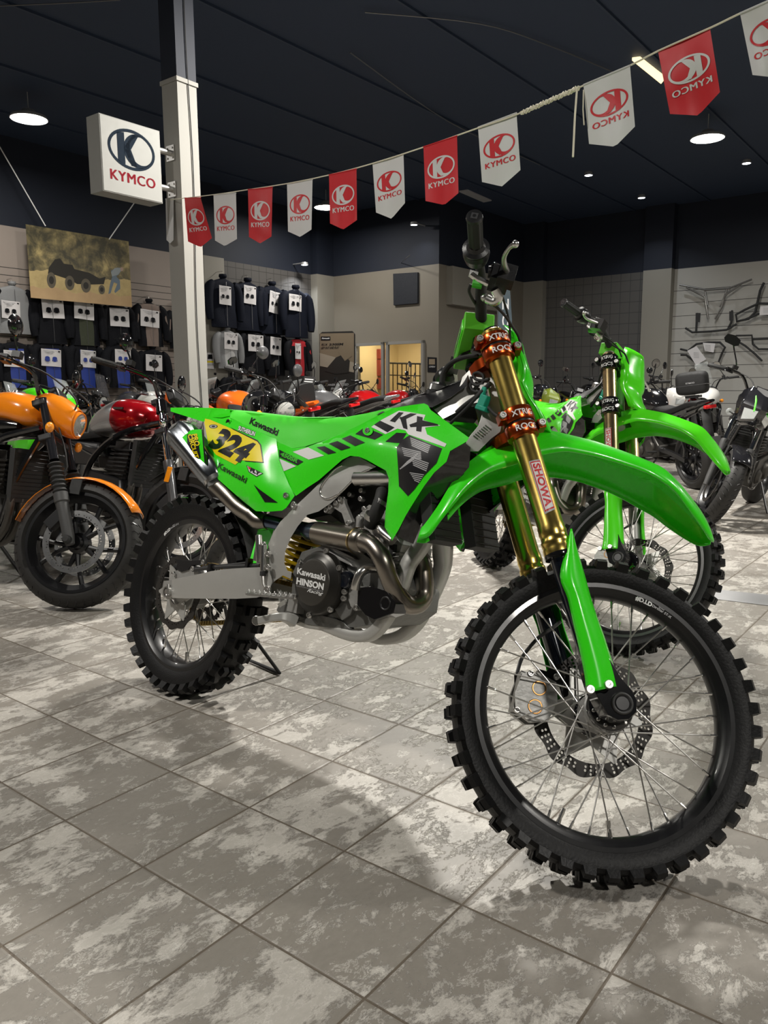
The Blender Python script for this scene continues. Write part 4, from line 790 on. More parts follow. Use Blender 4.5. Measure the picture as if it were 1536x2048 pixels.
# triple clamps
b = MB('anodised_orange')
for t0, t1, lo in ((.835, .900, 0), (.625, .695, 1)):
    tm = (t0+t1)/2
    for s in (-1, 1):
        o_ = fk(s, 0)
        for a0, a1 in ((t0, t0+.029), (t0+.035, t1)): b.lathe([(.0287, a0), (.0365, a0), (.038, a0+.003), (.038, a1-.003), (.0365, a1), (.0287, a1)], o_, AX, 'anodised_orange', 40)
        b.lathe([(.0345, t0+.026), (.0345, t0+.038)], o_, AX, 'clutch_dark', 32)
        for dt in (.014, .049):
            for sx in (-1, 1):
                c = o_+AX*(t0+dt)+PER*(-.012 if sx < 0 else -.012)+Vector((0, 0, 0)); 
        for q, tq in ((-.042, t0+.052), (.043, t0+.018)):
            c = o_+PER*q*1.0+Vector((0, s*.012, 0))+AX*tq; b.box(c, (.016, .03, .022), 'anodised_orange', R=Matrix.Rotation(-RK, 3, 'Y')); screw(b, c+Vector((0, s*.018, 0)), .0085, (0, s, 0))
    pts = []
    for y, x in ((-.075, -.03), (-.06, -.045), (-.03, -.055), (.03, -.055), (.06, -.045), (.075, -.03), (.080, .0), (.075, .03), (.05, .022), (.02, .012), (-.02, .012), (-.05, .022), (-.075, .03), (-.080, 0)): pts.append(fk(0, t0+.012, .022)+PER*x+Vector((0, y, 0)))
    b.prism(pts, AX*.026); b.lathe([(0, .045), (.018, .045), (.020, .03), (.024, .03), (.024, 0)], fk(0, t0+.008, -.004), AX, 'anodised_orange', 24)
def wrap_txt(b, s, t, a0, a1, h, o_, R_, m='white', bold=.02):
    vx = Vector((0, -1, 0)); ay = PER*1.0; vs, fs, wd = text2(s, bold)
    lay(b, [(v[0]/wd, v[1]) for v in vs], fs, lambda x, y: o_+AX*(t+y*h)+(vx*math.cos(a0+(a1-a0)*x)+ay*math.sin(a0+(a1-a0)*x))*R_, m, .12)
for t, w_ in ((.876, 'XTRIG'), (.842, 'ROCS'), (.669, 'XTRIG'), (.632, 'ROCS')): wrap_txt(b, w_, t, -.62, .78, .014, fk(-1, 0), .0384)
b.build('triple_clamp', bike, basis=S_B, bev=.0015, ang=40)
# handlebar
bar = [Vector(p) for p in ((1.012, 0, 1.168), (1.010, -.05, 1.172), (.998, -.085, 1.185), (.980, -.14, 1.215), (.966, -.20, 1.227), (.945, -.28, 1.213), (.922, -.395, 1.201))]
full = bar[::-1]+[Vector((p.x, -p.y, p.z)) for p in bar[1:]]
b = MB('black_gloss'); b.tube(full, [.0112 if abs(p.y) > .15 else .0143 for p in full], 'black_matte', 18, sm=4); hb = b.build('handlebar', bike, basis=S_B)
b = MB('black_plastic')
for s in (-1, 1):
    base = fk(s, .905, -.004, .045); topc = Vector((1.008, s*.05, 1.172)); b.tube([base, topc], [.020, .018], 'black_gloss', 16); b.box(topc, (.045, .03, .034), 'black_gloss', R=Matrix.Rotation(-RK, 3, 'Y'))
b.build('handlebar_mount', bike, basis=S_B, bev=.002)
for s in (-1, 1):
    A_, B_ = Vector((.922, s*.402, 1.201)), Vector((.943, s*.288, 1.212)); d = (B_-A_); g = MB('black_matte')
    vs = []; n = 30; L = d.length; dn = d.normalized(); x_ = dn.orthogonal().normalized(); y_ = dn.cross(x_)
    ribs = [(math.cos(a)*(1+.07*math.cos(8*a)), math.sin(a)*(1+.07*math.cos(8*a))) for a in [2*PI*i/48 for i in range(48)]]
    g.tube([A_+dn*.006, A_+dn*.10], .0165, 'black_matte', sec=ribs); g.tube([A_, A_+dn*.001, A_+dn*.008], [.013, .0175, .0185], 'black_plastic', 24); g.tube([A_+dn*.095, A_+dn*.104, A_+dn*.108, A_+dn*.112], [.0175, .022, .031, .030], 'black_plastic', 28)
    g.lathe([(0, .0012), (.010, .0012), (.0105, 0)], A_, -dn, 'grey_paint', 4)
    g.lathe([(0, .0016), (.004, .0016)], A_, -dn, 'black_plastic', 8); g.tube([B_, B_+dn*.012, B_+dn*.035, B_+dn*.045], [.028, .031, .026, .016], 'black_plastic', 24); gr = g.build('grip', hb, ang=25)
    if s < 0:
        l = MB('steel'); l.tube([FF.P(*c7(p), y) for p, y in (((860, 362), -.375), ((815, 392), -.36), ((775, 460), -.33), ((772, 520), -.30), ((792, 590), -.265), ((790, 640), -.25))], [.007, .0045, .005, .006, .007, .006], 'steel', 12, sm=4); l.sph(FF.P(*c7((862, 362)), -.375), .0085, 'alu_polish'); l.build('brake_lever', hb)
        q = MB('black_plastic'); c = FF.P(*c7((735, 650)), -.235); c2_ = FF.P(*c7((790, 625)), -.25)
        q.box(c, (.045, .05, .04)); q.box(c2_, (.04, .035, .045)); q.tube([FF.P(*c7((640, 590)), -.235), FF.P(*c7((800, 600)), -.24)], .014, 'black_plastic', 12); q.sph(FF.P(*c7((695, 545)), -.24), .010, 'black_gloss')
        q.tube([FF.P(*c7((700, 730)), -.22), FF.P(*c7((725, 790)), -.21), FF.P(*c7((700, 835)), -.20), FF.P(*c7((640, 812)), -.19)], [.013, .012, .010, .012], 'alu_polish', 14, sm=3); q.sph(FF.P(*c7((612, 800)), -.19), .010, 'steel')
        q.tube([FF.P(*c7((500, 610)), -.215), FF.P(*c7((560, 650)), -.215), FF.P(*c7((650, 690)), -.22)], .0075, 'alu_polish', 8); q.box(FF.P(*c7((520, 610)), -.21), (.02, .012, .012), 'white')
        q.tube([FF.P(*c7((512, 680)), -.205), FF.P(*c7((590, 695)), -.205)], .011, 'ink_green', 10)
        q.build('brake_master_cylinder', hb, bev=.003)
        k = MB('black_matte'); k.tube([FF.P(*c7(p), y) for p, y in (((640, 850), -.19), ((700, 870), -.18), ((780, 950), -.15), ((840, 1040), -.12), ((890, 1120), -.10), ((920, 1250), -.08), ((940, 1400), -.06))], .0035, 'black_matte', 8, sm=4); k.tube([FF.P(*c7(p), y) for p, y in (((500, 690), -.2), ((485, 750), -.18), ((530, 840), -.12), ((570, 890), -.08))], .004, 'black_matte', 8, sm=4)
        k.tube([FF.P(*c7(p), y) for p, y in (((760, 800), -.2), ((790, 900), -.16), ((815, 1020), -.12), ((820, 1150), -.09))], .003, 'black_matte', 8, sm=4); k.build('brake_hose', hb)
    else:
        l = MB('steel'); l.tube([(.985, .375, 1.195), (.99, .33, 1.2), (.978, .27, 1.212), (.962, .22, 1.222)], [.006, .0045, .006, .008], 'steel', 10, sm=3); l.sph((.985, .38, 1.195), .008, 'alu_polish'); l.box((.962, .215, 1.224), (.03, .04, .03), 'black_plastic'); l.build('clutch_lever', hb)
# pad
A_, B_ = Vector((1.000, -.092, 1.168)), Vector((.985, .105, 1.176)); b = MB('green_pad'); ex = (B_-A_).normalized(); fx = AX.cross(ex).normalized()*-1
b.T = Matrix.Translation((A_+B_)/2) @ Matrix.Rotation(-RK*.4, 4, 'Y'); b.box((0.004, 0, 0), (.075, .19, .052)); b.box((.004, 0, .027), (.062, .15, .006), 'lime'); b.box((-.034, 0, .0), (.006, .15, .036), 'lime')
vs, fs, wd = text2('Kawasaki', .02); lay(b, [(v[0], v[1]) for v in vs], fs, lambda x, y: Vector((-.0375, .06-x/wd*.12, -.010+y*.018)), 'ink')
b.T = None; b.build('handlebar_pad', hb, bev=.009, seg=3)
# front fender: right edge and crown read off the photo, mirrored to the left
stn = [((140, 600), (122, 655), .012), ((150, 596), (172, 640), .025), ((212, 510), (222, 575), .046), ((262, 426), (282, 500), .055), ((320, 345), (350, 425), .056), ((400, 278), (440, 360), .060), ((500, 214), (560, 322), .066), ((590, 186), (610, 300), .069), ((640, 180), (660, 286), .072), ((700, 180), (765, 268), .079), ((800, 202), (840, 277), .078), ((900, 228), (930, 296), .078), ((1000, 262), (1055, 335), .081), ((1100, 300), (1140, 366), .086), ((1190, 340), (1210, 408), .085), ((1245, 385), (1262, 452), .078), ((1310, 460), (1318, 528), .064), ((1372, 546), (1372, 604), .046), ((1405, 612), (1402, 652), .028), ((1418, 655), (1418, 668), .008)]
rows = []
for tp, cp_, w_ in stn:
    C = FF.P(*c8(cp_), -w_); Tt = FF.P(*c8(tp), -.48*w_); Mm = C.lerp(Tt, .55)+Vector((0, -.006*min(1, w_/.06), .002)); half = [C+Vector((0, .002, -.0)), C.lerp(Mm, .5)+Vector((0, -.002, 0)), Mm, Tt, Vector((Tt.x+.002, -.24*w_, Tt.z-.002)), Vector((Tt.x+.003, 0, Tt.z-.004))]
    rows.append(half+[Vector((p.x, -p.y, p.z)) for p in half[:-1][::-1]])
cols = [crs([r[k] for r in rows], [0]*len(rows), 4)[0] for k in range(len(rows[0]))]
b = MB('green'); b.loft([list(r) for r in zip(*cols)]); b.build('front_fender', bike, basis=S_B, sol=.0032, ang=28)
# front number plate (its edge and inner face)
ed = [(830, 1050), (862, 1100), (880, 1150), (905, 1230), (930, 1300), (948, 1370), (945, 1440), (930, 1495), (960, 1560), (1000, 1640), (1050, 1710), (1085, 1790), (1112, 1868)]
hw_ = [.062, .075, .085, .092, .095, .094, .088, .082, .082, .080, .076, .070, .062]
rows = []
for th_ in (0, 1):
    rr = []
    for p, w2 in zip(ed, hw_):
        q = FF.P(*c7(p), -w2); rr.append([Vector((q.x+.038*(1-(k/6)**2)*1.0-th_*.004, k/6*w2, q.z)) for k in range(-6, 7)])
    rows.append(rr)
b = MB('green'); b.loft(rows[0]); b.loft(rows[1]); 
for k in (0, 12): b.loft([[r[k] for r in rows[0]], [r[k]+Vector((-.004, (k-6)*.0008, 0)) for r in rows[1]]])
# side returns that fold back towards the fork
b.loft([[FF.P(*c7(p), -w2) for p, w2 in zip(ed, hw_)], [FF.P(*c7(p), -w2)+Vector((-.020, -.004, 0)) for p, w2 in zip(ed, hw_)]]); b.loft([[Vector((q.x, -q.y, q.z)) for q in [FF.P(*c7(p), -w2) for p, w2 in zip(ed, hw_)]], [Vector((q.x-.02, -q.y+.004, q.z)) for q in [FF.P(*c7(p), -w2) for p, w2 in zip(ed, hw_)]]])
npl = b.build('front_number_plate', bike, basis=S_B, sol=.002, ang=40)
b = MB('ink'); vs, fs, wd = text2('Kawasaki', .03); q0 = Vector((1.205, 0, .99)); 
# front brake caliper and hose on the left leg
b = MB('alu_cast'); c = Vector((WB-.132, .062, RF+.0))
for dy in (-.024, .024):
    b.prism([c+Vector((x, dy-.008, z)) for x, z in ((-.048, .038), (-.012, .050), (.030, .040), (.042, .0), (.030, -.050), (-.008, -.062), (-.044, -.048), (-.055, -.01))], (0, .016, 0))
b.box(c+Vector((-.04, 0, 0)), (.02, .05, .09)); b.box(c+Vector((.02, 0, .052)), (.06, .03, .02), 'black_plastic')
for dz in (-.026, .016): b.lathe([(0, -.004), (.012, -.004), (.0135, .001), (.016, .001), (.017, 0)], c+Vector((-.004, -.032, dz)), (0, -1, 0), 'disc_copper', 20)
for dx, dz in ((-.042, -.045), (.028, .052), (-.03, .042)): screw(b, c+Vector((dx, -.033, dz)), .007)
b.prism([Vector((WB+x, .05, RF+z)) for x, z in ((-.06, .085), (-.03, .10), (-.005, .06), (.03, .02), (.02, -.03), (-.03, -.05), (-.075, -.03), (-.045, .02))], (0, .008, 0), 'alu'); b.build('front_brake_caliper', bike, basis=S_B, bev=.003)
b = MB('grey_paint'); b.tube([FF.P(*ch(p), .085) for p in [(455, 15), (380, 75), (280, 140), (190, 230), (110, 340), (70, 460), (60, 560), (85, 690), (110, 770)]], .0045, 'grey_paint', 10, sm=5); b.tube([FF.P(*ch(p), .085) for p in [(60, 500), (62, 590), (90, 700)]], .006, 'black_matte', 10); b.tube([FF.P(*ch(p), .08) for p in [(70, 830), (140, 830)]], .009, 'steel', 8); b.build('front_brake_hose', bike, basis=S_B)
# triangular stand under the rear axle
b = MB('black_matte'); pA = KF.M @ Vector((0, .125, RR)); pB = pz(559, 1346, .008); pC = pz(470, 1308, .008); b.tube([pA, pB-(pB-pA)*.06, pB, pB+(pC-pB)*.08, pC, pA], .0065, n=8); tag(b.build('triangle_stand'), 'thin black triangular wire stand holding up the rear wheel of the foreground motocross bike', 'stand')
index_kids()
GR = {'anodised_orange': 'black_gloss', 'gold': 'gold_brown', 'green': 'lime', 'fork_dark': 'alu', 'black_gloss': 'black_gloss', 'seat_green2': 'lime', 'titan_blue': 'titan', 'yellow': 'lime'}
bike2 = copy_tree(bike, None, GR); bike2.matrix_basis = K2; tag(bike2, 'yellowish green motocross bike parked behind the foreground one, with bronze forks and black clamps', 'motorcycle')
for o in kids(bike2):
    if (o.matrix_basis.to_translation()-S1.to_translation()).length < .3 and o.matrix_basis != Matrix.Identity(4) or 'front_wheel' in o.name: o.matrix_basis = S2 @ S1.inverted() @ o.matrix_basis
# ================================================================ STREET BIKES OF THE SHOWROOM
def sect(mb, secs, m=None, n=20, p=2.4, cap=True):      # (x, centre z, half width, half height[, y]) superellipse sections
    secs = [tuple(s)+((0,) if len(s) < 5 else ()) for s in secs]
    P, _ = crs([Vector((s[0], s[1], 0)) for s in secs], [0]*len(secs), 4); Q, _ = crs([Vector((s[2], s[3], s[4])) for s in secs], [0]*len(secs), 4); rows = []
    for a, b in zip(P, Q):
        r = []
        for k in range(n):
            t = 2*PI*k/n; c, s_ = math.cos(t), math.sin(t)
            r.append(Vector((a.x, b.z+max(.002, b.x)*math.copysign(abs(c)**(2/p), c), a.y+max(.002, b.y)*math.copysign(abs(s_)**(2/p), s_))))
        rows.append(r)
    mb.loft(rows, m, closed=True, cap=cap); return mb
def street_wheel(parent, name, c, R, w, basis, P, disc=1, near=False):
    ns = 64 if near else 36; rr = R-w*.78 if P.get('slim') else R-w*.62; rm = P.get('rim', 'rim_black')
    b = MB(rm); h = w*.36; lathe_y(b, [(rr-.012, h*.5), (rr+.012, h), (rr+.012, h+.006), (rr-.002, h+.006), (rr-.010, h-.004), (rr-.030, h*.4), (rr-.030, -h*.4), (rr-.010, -h+.004), (rr-.002, -h-.006), (rr+.012, -h-.006), (rr+.012, -h), (rr-.012, -h*.5), (rr-.012, h*.5)], rm, ns)
    b.lathe([(0, .06), (.03, .06), (.035, .03), (.05, .02), (.05, -.02), (.035, -.03), (.03, -.06), (0, -.06)], (0, 0, 0), (0, 1, 0), rm, 20)
    ns_ = P.get('spokes', 10)
    if ns_ > 20:
        for k in range(ns_):
            a = 2*PI*k/ns_; s = 1 if k % 2 else -1; q = a+(.9 if (k//2) % 2 else -.9); b.tube([(.045*math.cos(q), s*.03, .045*math.sin(q)), ((rr-.03)*math.cos(a), 0, (rr-.03)*math.sin(a))], .0022, 'steel', 5)
    else:
        for k in range(ns_):
            a = 2*PI*k/ns_; q = a+(.25 if k % 2 else -.25)*(1 if ns_ % 2 == 0 else 0); b.tube([(.045*math.cos(q), .0, .045*math.sin(q)), ((rr-.05)*.6*math.cos(a*.5+q*.5), 0, (rr-.05)*.6*math.sin(a*.5+q*.5)), ((rr-.026)*math.cos(a), 0, (rr-.026)*math.sin(a))], [.016, .010, .013], rm, 8)
    base = Matrix.Translation(c); o = b.build(name, parent, basis=(basis @ base) if basis else base)
    t = MB('rubber_road'); H = w/2; pr = [(rr+.010, -H*.72)]+[(R-H*(1-math.cos(a))*.85, -H*math.sin(a)) for a in [PI*.5*x/6 for x in (6, 5, 4, 3, 2, 1)]]+[(R, 0)]
    lathe_y(t, pr+[(r, -y) for r, y in pr[:-1][::-1]], 'rubber_road', ns*2 if near else ns)
    if near:
        for k in range(46):
            a = 2*PI*k/46
            for s in (-1, 1):
                pts = []
                for q, da in ((.25, .0), (.5, .045), (.55, .02), (.95, .07), (1.15, .06)):
                    r = R-H*(1-math.cos(q))*.85+.0004; pts.append((r*math.cos(a+da+(0 if s < 0 else .068)), s*H*math.sin(q), r*math.sin(a+da+(0 if s < 0 else .068))))
                t.tube(pts, .0022, 'ink', 4, caps=False)
    if P.get('knobby'):
        for k in range(40):
            a = 2*PI*k/40
            for s in (-1, 0, 1): knob(t, a+(.08 if s else 0), s*H*.6, R-H*.15*abs(s)-.004, s*.6, .028, .03, .012, 'rubber')
    t.build('tyre', o)
    for k in range(disc):
        s = -1 if k == 0 else 1
        if P.get('one_left'): s = 1
        b = MB('disc_bright'); disc_mesh(b, .118 if near else .105, .148 if near else .14, s*.062, P.get('disc', 'disc_bright'), nh=12 if near else 6, rows=2, spider='black_gloss', hub=.035, arms=10); b.build('brake_disc', o)
    return o
def street(name, label, M, st, P, near=False, cat='motorcycle', group=None):
    WBs = P.get('wb', 1.45); R = P.get('R', .305); wF = P.get('wf', .125); wR = P.get('wr', .155); rk = P.get('rake', .43); ax = Vector((-math.sin(rk), 0, math.cos(rk))); per = Vector((math.cos(rk), 0, math.sin(rk)))
    p0 = Vector((WBs, 0, R))-per*.035; S = Matrix.Translation(p0) @ Matrix.Rotation(st, 4, ax) @ Matrix.Translation(-p0); g = MATS; FL = P.get('fl', .72); hs = P.get('hs', .1)
    root = empty(name, M); tag(root, label, cat, group)
    fk_ = lambda s, t, o=.03, y=None: p0+per*o+ax*t+Vector((0, s*(hs if y is None else y), 0))
    fwd = street_wheel(root, 'front_wheel', Vector((WBs, 0, R)), R, wF, S, P, P.get('discs', 1), near)
    rwd = street_wheel(root, 'rear_wheel', Vector((0, 0, R)), R, wR, None, P, 1, False)
    N = 24 if near else 12
    for s in (-1, 1):
        b = MB('black_plastic'); o_ = fk_(s, 0); k = P.get('fork', 'plain'); nz = N
        up = P.get('forkmat', 'black_gloss')
        if k == 'gaiter':
            b.lathe([(.0, FL), (.021, FL), (.022, .40), (.026, .40)], o_, ax, 'dark_paint', nz); pr = []
            for i in range(7): pr += [(.027, .385-i*.022), (.038-.0006*i, .375-i*.022), (.027, .366-i*.022)]
            b.lathe(pr, o_, ax, 'black_matte', nz); b.lathe([(.030, .235), (.034, .232), (.034, .19), (.028, .185), (.027, .02), (.02, -.02), (0, -.022)], o_, ax, 'grey_plastic', nz); b.lathe([(0, .0), (.02, 0), (.02, .02), (.012, .03), (0, .03)], o_+Vector((0, s*.016, 0)), (0, s, 0), 'black_matte', nz)
        elif k == 'usd':
            b.lathe([(0, FL), (.026, FL), (.027, .30), (.031, .30), (.031, .28)], o_, ax, up, nz); b.lathe([(.021, .29), (.021, .06), (.026, .05), (.026, -.03), (0, -.03)], o_, ax, 'steel', nz)
        else:
            b.lathe([(0, FL), (.0195, FL), (.0195, .33)], o_, ax, P.get('stanchion', 'chrome'), nz); b.lathe([(.020, .345), (.029, .34), (.029, .30), (.026, .29), (.026, .04), (.022, -.03), (0, -.03)], o_, ax, P.get('lower', 'grey_paint'), nz)
            b.lathe([(.020, FL-.02), (.032, FL-.02), (.032, FL-.09), (.020, FL-.09)], o_, ax, 'black_gloss', nz)
        b.build('fork_leg', root, basis=S)
    b = MB('black_plastic')
    for t in (FL-.02, FL-.20): b.box(fk_(0, t, .012), (.06, hs*2+.05, .03), R=Matrix.Rotation(-rk, 3, 'Y'))
    b.build('triple_clamp', root, basis=S, bev=.004)
    # fender
    fm = P.get('fender', 'black_gloss'); c = Vector((WBs, 0, R)); b = MB(fm)
    if P.get('high_fender'):
        z = R*2+.10; rows = []
        for x, w, dz in ((-.28, .04, -.09), (-.10, .07, .0), (.05, .075, .01), (.22, .06, -.02), (.36, .03, -.08)): rows.append([Vector((WBs+x, w*k, z+dz-.03*k*k)) for k in (-1, -.6, 0, .6, 1)])
        cols = [crs([r[k] for r in rows], [0]*5, 4)[0] for k in range(5)]; b.loft([list(r) for r in zip(*cols)])
    else:
        for a0, a1 in (((.62, 2.95),) if not P.get('fender_short') else ((.85, 2.5),)):
            rows = []
            for i in range(15):
                a = a0+(a1-a0)*i/14; rows.append([c+Vector(((R+.018-.022*(k/4)**2)*math.cos(a), wF*.60*k/4, (R+.018-.022*(k/4)**2)*math.sin(a))) for k in range(-4, 5)])
            b.loft(rows)
        for s in (-1, 1): b.box(c+Vector((-.05, s*wF*.6, R*.84)), (.05, .006, .07), 'black_matte')
    b.build('front_fender', root, basis=S, sol=.003)
    # caliper
    b = MB('black_plastic'); b.box(c+Vector((-.10, -.075, .09)), (.05, .05, .10), R=Matrix.Rotation(.6, 3, 'Y')); b.tube([c+Vector((-.11, -.07, .13)), c+Vector((-.15, -.08, .24)), c+Vector((-.10, -.10, .34)), c+Vector((-.22, -.06, .55))], .004, 'black_matte', 6, sm=3); b.build('brake_caliper', root, basis=S, bev=.005)
    # body
    tk = P.get('tank', 'black_gloss'); b = MB(tk); hT = P.get('th', 0)
    if P.get('tank_secs'): sect(b, P['tank_secs'], tk, 28)
    else: sect(b, [(1.10, .86+hT, .05, .05), (1.06, .88+hT, .11, .09), (.95, .90+hT, .15, .12), (.80, .89+hT, .155, .12), (.66, .86+hT, .12, .09), (.57, .83+hT, .07, .05)], tk, 26)
    if P.get('tank2'): 
        b2 = P['tank2']; k = b.ms.index(tk); b.ms.append(b2)
        for i, f_ in enumerate(b.f):
            if sum(b.v[j][0] for j in f_)/len(f_) < P.get('tsplit', .84): b.mi[i] = len(b.ms)-1
        if near or P.get('badge'): b.box((.90, -.158, .90+hT), (.10, .006, .012), 'black_gloss')
    b.lathe([(0, .012), (.03, .012), (.034, 0)], (.88, 0, 1.015+hT), (0, 0, 1), 'grey_paint', 16); b.build('fuel_tank', root, ang=50)
    sm_ = P.get('seat', 'seat_black'); b = MB(sm_); hS = P.get('sh', 0)
    sect(b, [(.66, .82+hS, .07, .03), (.55, .80+hS, .11, .035), (.35, .78+hS, .13, .035), (.15, .81+hS, .125, .04), (-.05, .86+hS, .11, .035), (-.20, .87+hS, .08, .025)], sm_, 18, 3); b.build('seat', root)
    tl = P.get('tail', 'black_gloss'); b = MB(tl)
    if P.get('tail_secs'): sect(b, P['tail_secs'], tl, 16)
    else: sect(b, [(.55, .74+hS, .10, .05), (.30, .74+hS, .115, .05), (.05, .80+hS, .11, .045), (-.18, .86+hS, .08, .035), (-.34, .90+hS, .03, .015)], tl, 16)
    b.build('tail', root)
    b = MB('red'); b.box((-.30, 0, .84+hS), (.04, .12, .035)); b.build('tail_light', root, bev=.008)
    b = MB('black_matte'); b.loft([[Vector((-.22-.02*k, w, .80+hS-.10*k)) for w in (-.05, .05)] for k in range(4)]); b.box((-.31, 0, .50+hS), (.008, .17, .10), 'grey_paint'); b.build('plate_holder', root, sol=.006)
    b = MB(P.get('side', 'black_plastic'))
    for s in (-1, 1): b.prism([(.68, s*.12, .76+hS), (.42, s*.13, .76+hS), (.30, s*.12, .70), (.36, s*.12, .56), (.60, s*.13, .56), (.70, s*.13, .66)], (0, -s*.03, 0))
    b.build('side_cover', root, bev=.01)
    # frame and engine
    b = MB(P.get('frame', 'black_gloss'))
    for s in (-1, 1):
        b.tube([(1.13, s*.03, .84), (.95, s*.14, .76), (.70, s*.14, .62), (.58, s*.12, .45), (.60, s*.10, .32)], .019, n=10, sm=4); b.tube([(1.14, s*.03, .80), (1.06, s*.10, .55), (.98, s*.11, .33), (.80, s*.11, .25), (.60, s*.1, .28)], .015, n=10, sm=4); b.tube([(.66, s*.12, .62), (.30, s*.11, .70), (-.05, s*.09, .80)], .012, n=8)
        b.tube([(.62, s*.11, .40), (.30, s*.11, .37), (0, s*.105, R)], .022, P.get('swing', 'black_plastic'), sec=[(-.7, -1), (.7, -1), (.7, 1), (-.7, 1)], up=(0, 0, 1), sm=2)
    b.build('frame', root)
    em = P.get('engine', 'clutch_dark'); b = MB(em); b.prism([(.50, -.13, .30), (.95, -.13, .27), (1.02, -.13, .38), (.98, -.13, .50), (.60, -.13, .54), (.48, -.13, .42)], (0, .26, 0)); b.build('engine', root, bev=.02)
    b = MB(em); cx, cz = .86, .60; A_ = Matrix.Rotation(.35, 3, 'Y')
    for k in range(8 if P.get('fins', 1) else 3): b.box(Vector((cx+.0+.018*k*.35, 0, .50+k*.024)), (.20, .22, .012 if P.get('fins', 1) else .05), 'steel' if P.get('fins', 1) == 2 else em)
    b.box((cx+.03, 0, .60), (.15, .18, .24)); b.build('cylinder', root, bev=.003)
    b = MB('clutch')
    for s in (-1, 1): b.lathe([(0, .03), (.05, .03), (.075, .02), (.085, 0), (.085, -.03)], (.64, s*.135, .40), (0, s, 0), P.get('cover', 'clutch'), 28); b.lathe([(0, .025), (.04, .02), (.06, 0), (.06, -.03)], (.86, s*.135, .36), (0, s, 0), P.get('cover', 'clutch'), 24)
    b.build('engine_cover', root)
    b = MB('black_matte'); b.box((1.06, 0, .60), (.04, .24, .26)); 
    for k in range(14): b.box((1.082, 0, .47+k*.02), (.003, .22, .003), 'black_plastic')
    b.build('radiator', root, bev=.003)
    em2 = P.get('exhaust', 'clutch'); b = MB(em2)
    for s in (-1, -.5): b.tube([(.98, s*.06, .58), (1.06, s*.10, .50), (1.04, s*.11, .34), (.92, s*.12, .25), (.60, s*.12, .22)], .019, n=12, sm=4)
    b.tube([(.62, -.13, .22), (.40, -.15, .25), (.32, -.16, .28)], [.022, .025, .03], n=12); b.tube([(.33, -.16, .275), (.28, -.165, .29), (-.10, -.19, .40), (-.13, -.19, .41)], [.035, .045, .048, .036], n=18); b.build('exhaust', root)
    b = MB('steel')
    for s in (-1, 1): b.tube([(.52, s*.13, .36), (.52, s*.24, .37)], .012, 'black_matte', 8); b.tube([(.12, s*.12, .74), (.0, s*.11, .42), (.02, s*.11, .34)], .016, 'black_gloss', 10)
    b.build('foot_peg', root)
    b = MB('black_plastic'); b.tube([(.55, .12, .28), (.62, .22, .12), (.66, .30, .005)], .010, n=8); b.tube([(.62, .30, .012), (.70, .31, .012)], .012, n=8); b.build('side_stand', root)
    # headlamp
    hl = P.get('head', 'round'); hc = fk_(0, FL-.13, .14)
    if hl == 'round':
        b = MB('black_gloss'); b.lathe([(0, -.09), (.05, -.08), (.08, -.04), (.09, .02), (.09, .035), (.084, .036)], hc, (1, 0, -.08), P.get('shell', 'black_gloss'), 28); b.lathe([(.084, .034), (.07, .045), (0, .052)], hc, (1, 0, -.08), 'clear_screen', 28); b.lathe([(.083, .030), (.05, .0), (0, -.02)], hc, (1, 0, -.08), 'chrome', 28); b.build('headlight', root, basis=S)
    elif hl == 'cowl':
        cm = P.get('cowl', 'orange'); b = MB(cm); sect(b, P['cowl_secs'], cm, 28, 2.2, cap=False) if P.get('cowl_secs') else None; b.build('headlight_cowl', root, basis=S, sol=.004)
        hx = P['lamp']; b = MB(cm); lk = P.get('lamps', 1); sc_ = lambda pr: [(r*lk, h_*lk) for r, h_ in pr]; b.lathe(sc_([(.108, -.03), (.100, .012), (.094, .014), (.088, .004)]), hx, (1, 0, -.12), cm, 36); b.build('headlight_ring', root, basis=S); b = MB('chrome'); b.lathe(sc_([(.089, .004), (.08, -.01), (.04, -.05), (0, -.06)]), hx, (1, 0, -.12), 'chrome', 36)
        for k in range(-3, 4): b.box(Vector(hx)+Vector((-.02*lk, k*.022*lk, 0)), (.012*lk, .003, (.14-abs(k)*.018)*lk), 'steel')
        b.lathe(sc_([(.090, .006), (.06, .016), (0, .022)]), hx, (1, 0, -.12), 'clear_screen', 36); b.build('headlight', root, basis=S)
    elif hl in ('naked', 'sport'):
        cm = P.get('cowl', 'dark_paint'); b = MB(cm); x0, z0 = hc.x, hc.z
        for s in (-1, 1): b.loft([[Vector((x0-.10, s*.13, z0+.10)), Vector((x0-.02, s*.10, z0+.15)), Vector((x0+.06, s*.02, z0+.12))], [Vector((x0-.08, s*.14, z0+.0)), Vector((x0+.03, s*.12, z0+.02)), Vector((x0+.15, s*.02, z0+.03))], [Vector((x0-.06, s*.10, z0-.12)), Vector((x0+.02, s*.09, z0-.10)), Vector((x0+.13, s*.02, z0-.05))], [Vector((x0-.06, s*.03, z0-.15)), Vector((x0, s*.03, z0-.15)), Vector((x0+.06, s*.01, z0-.12))]])
        b.loft([[Vector((x0+.06, s*.02, z0+.12)) for s in (-1, 1)], [Vector((x0+.15, s*.02, z0+.03)) for s in (-1, 1)], [Vector((x0+.13, s*.02, z0-.05)) for s in (-1, 1)], [Vector((x0+.06, s*.01, z0-.12)) for s in (-1, 1)]])
        if P.get('stripe'):
            for s in (-1, 1): b.tube([(x0-.0, s*.075, z0+.135), (x0+.09, s*.06, z0+.06), (x0+.125, s*.05, z0-.0)], .005, P['stripe'], 6)
        b.build('headlight_cowl', root, basis=S, sol=.004)
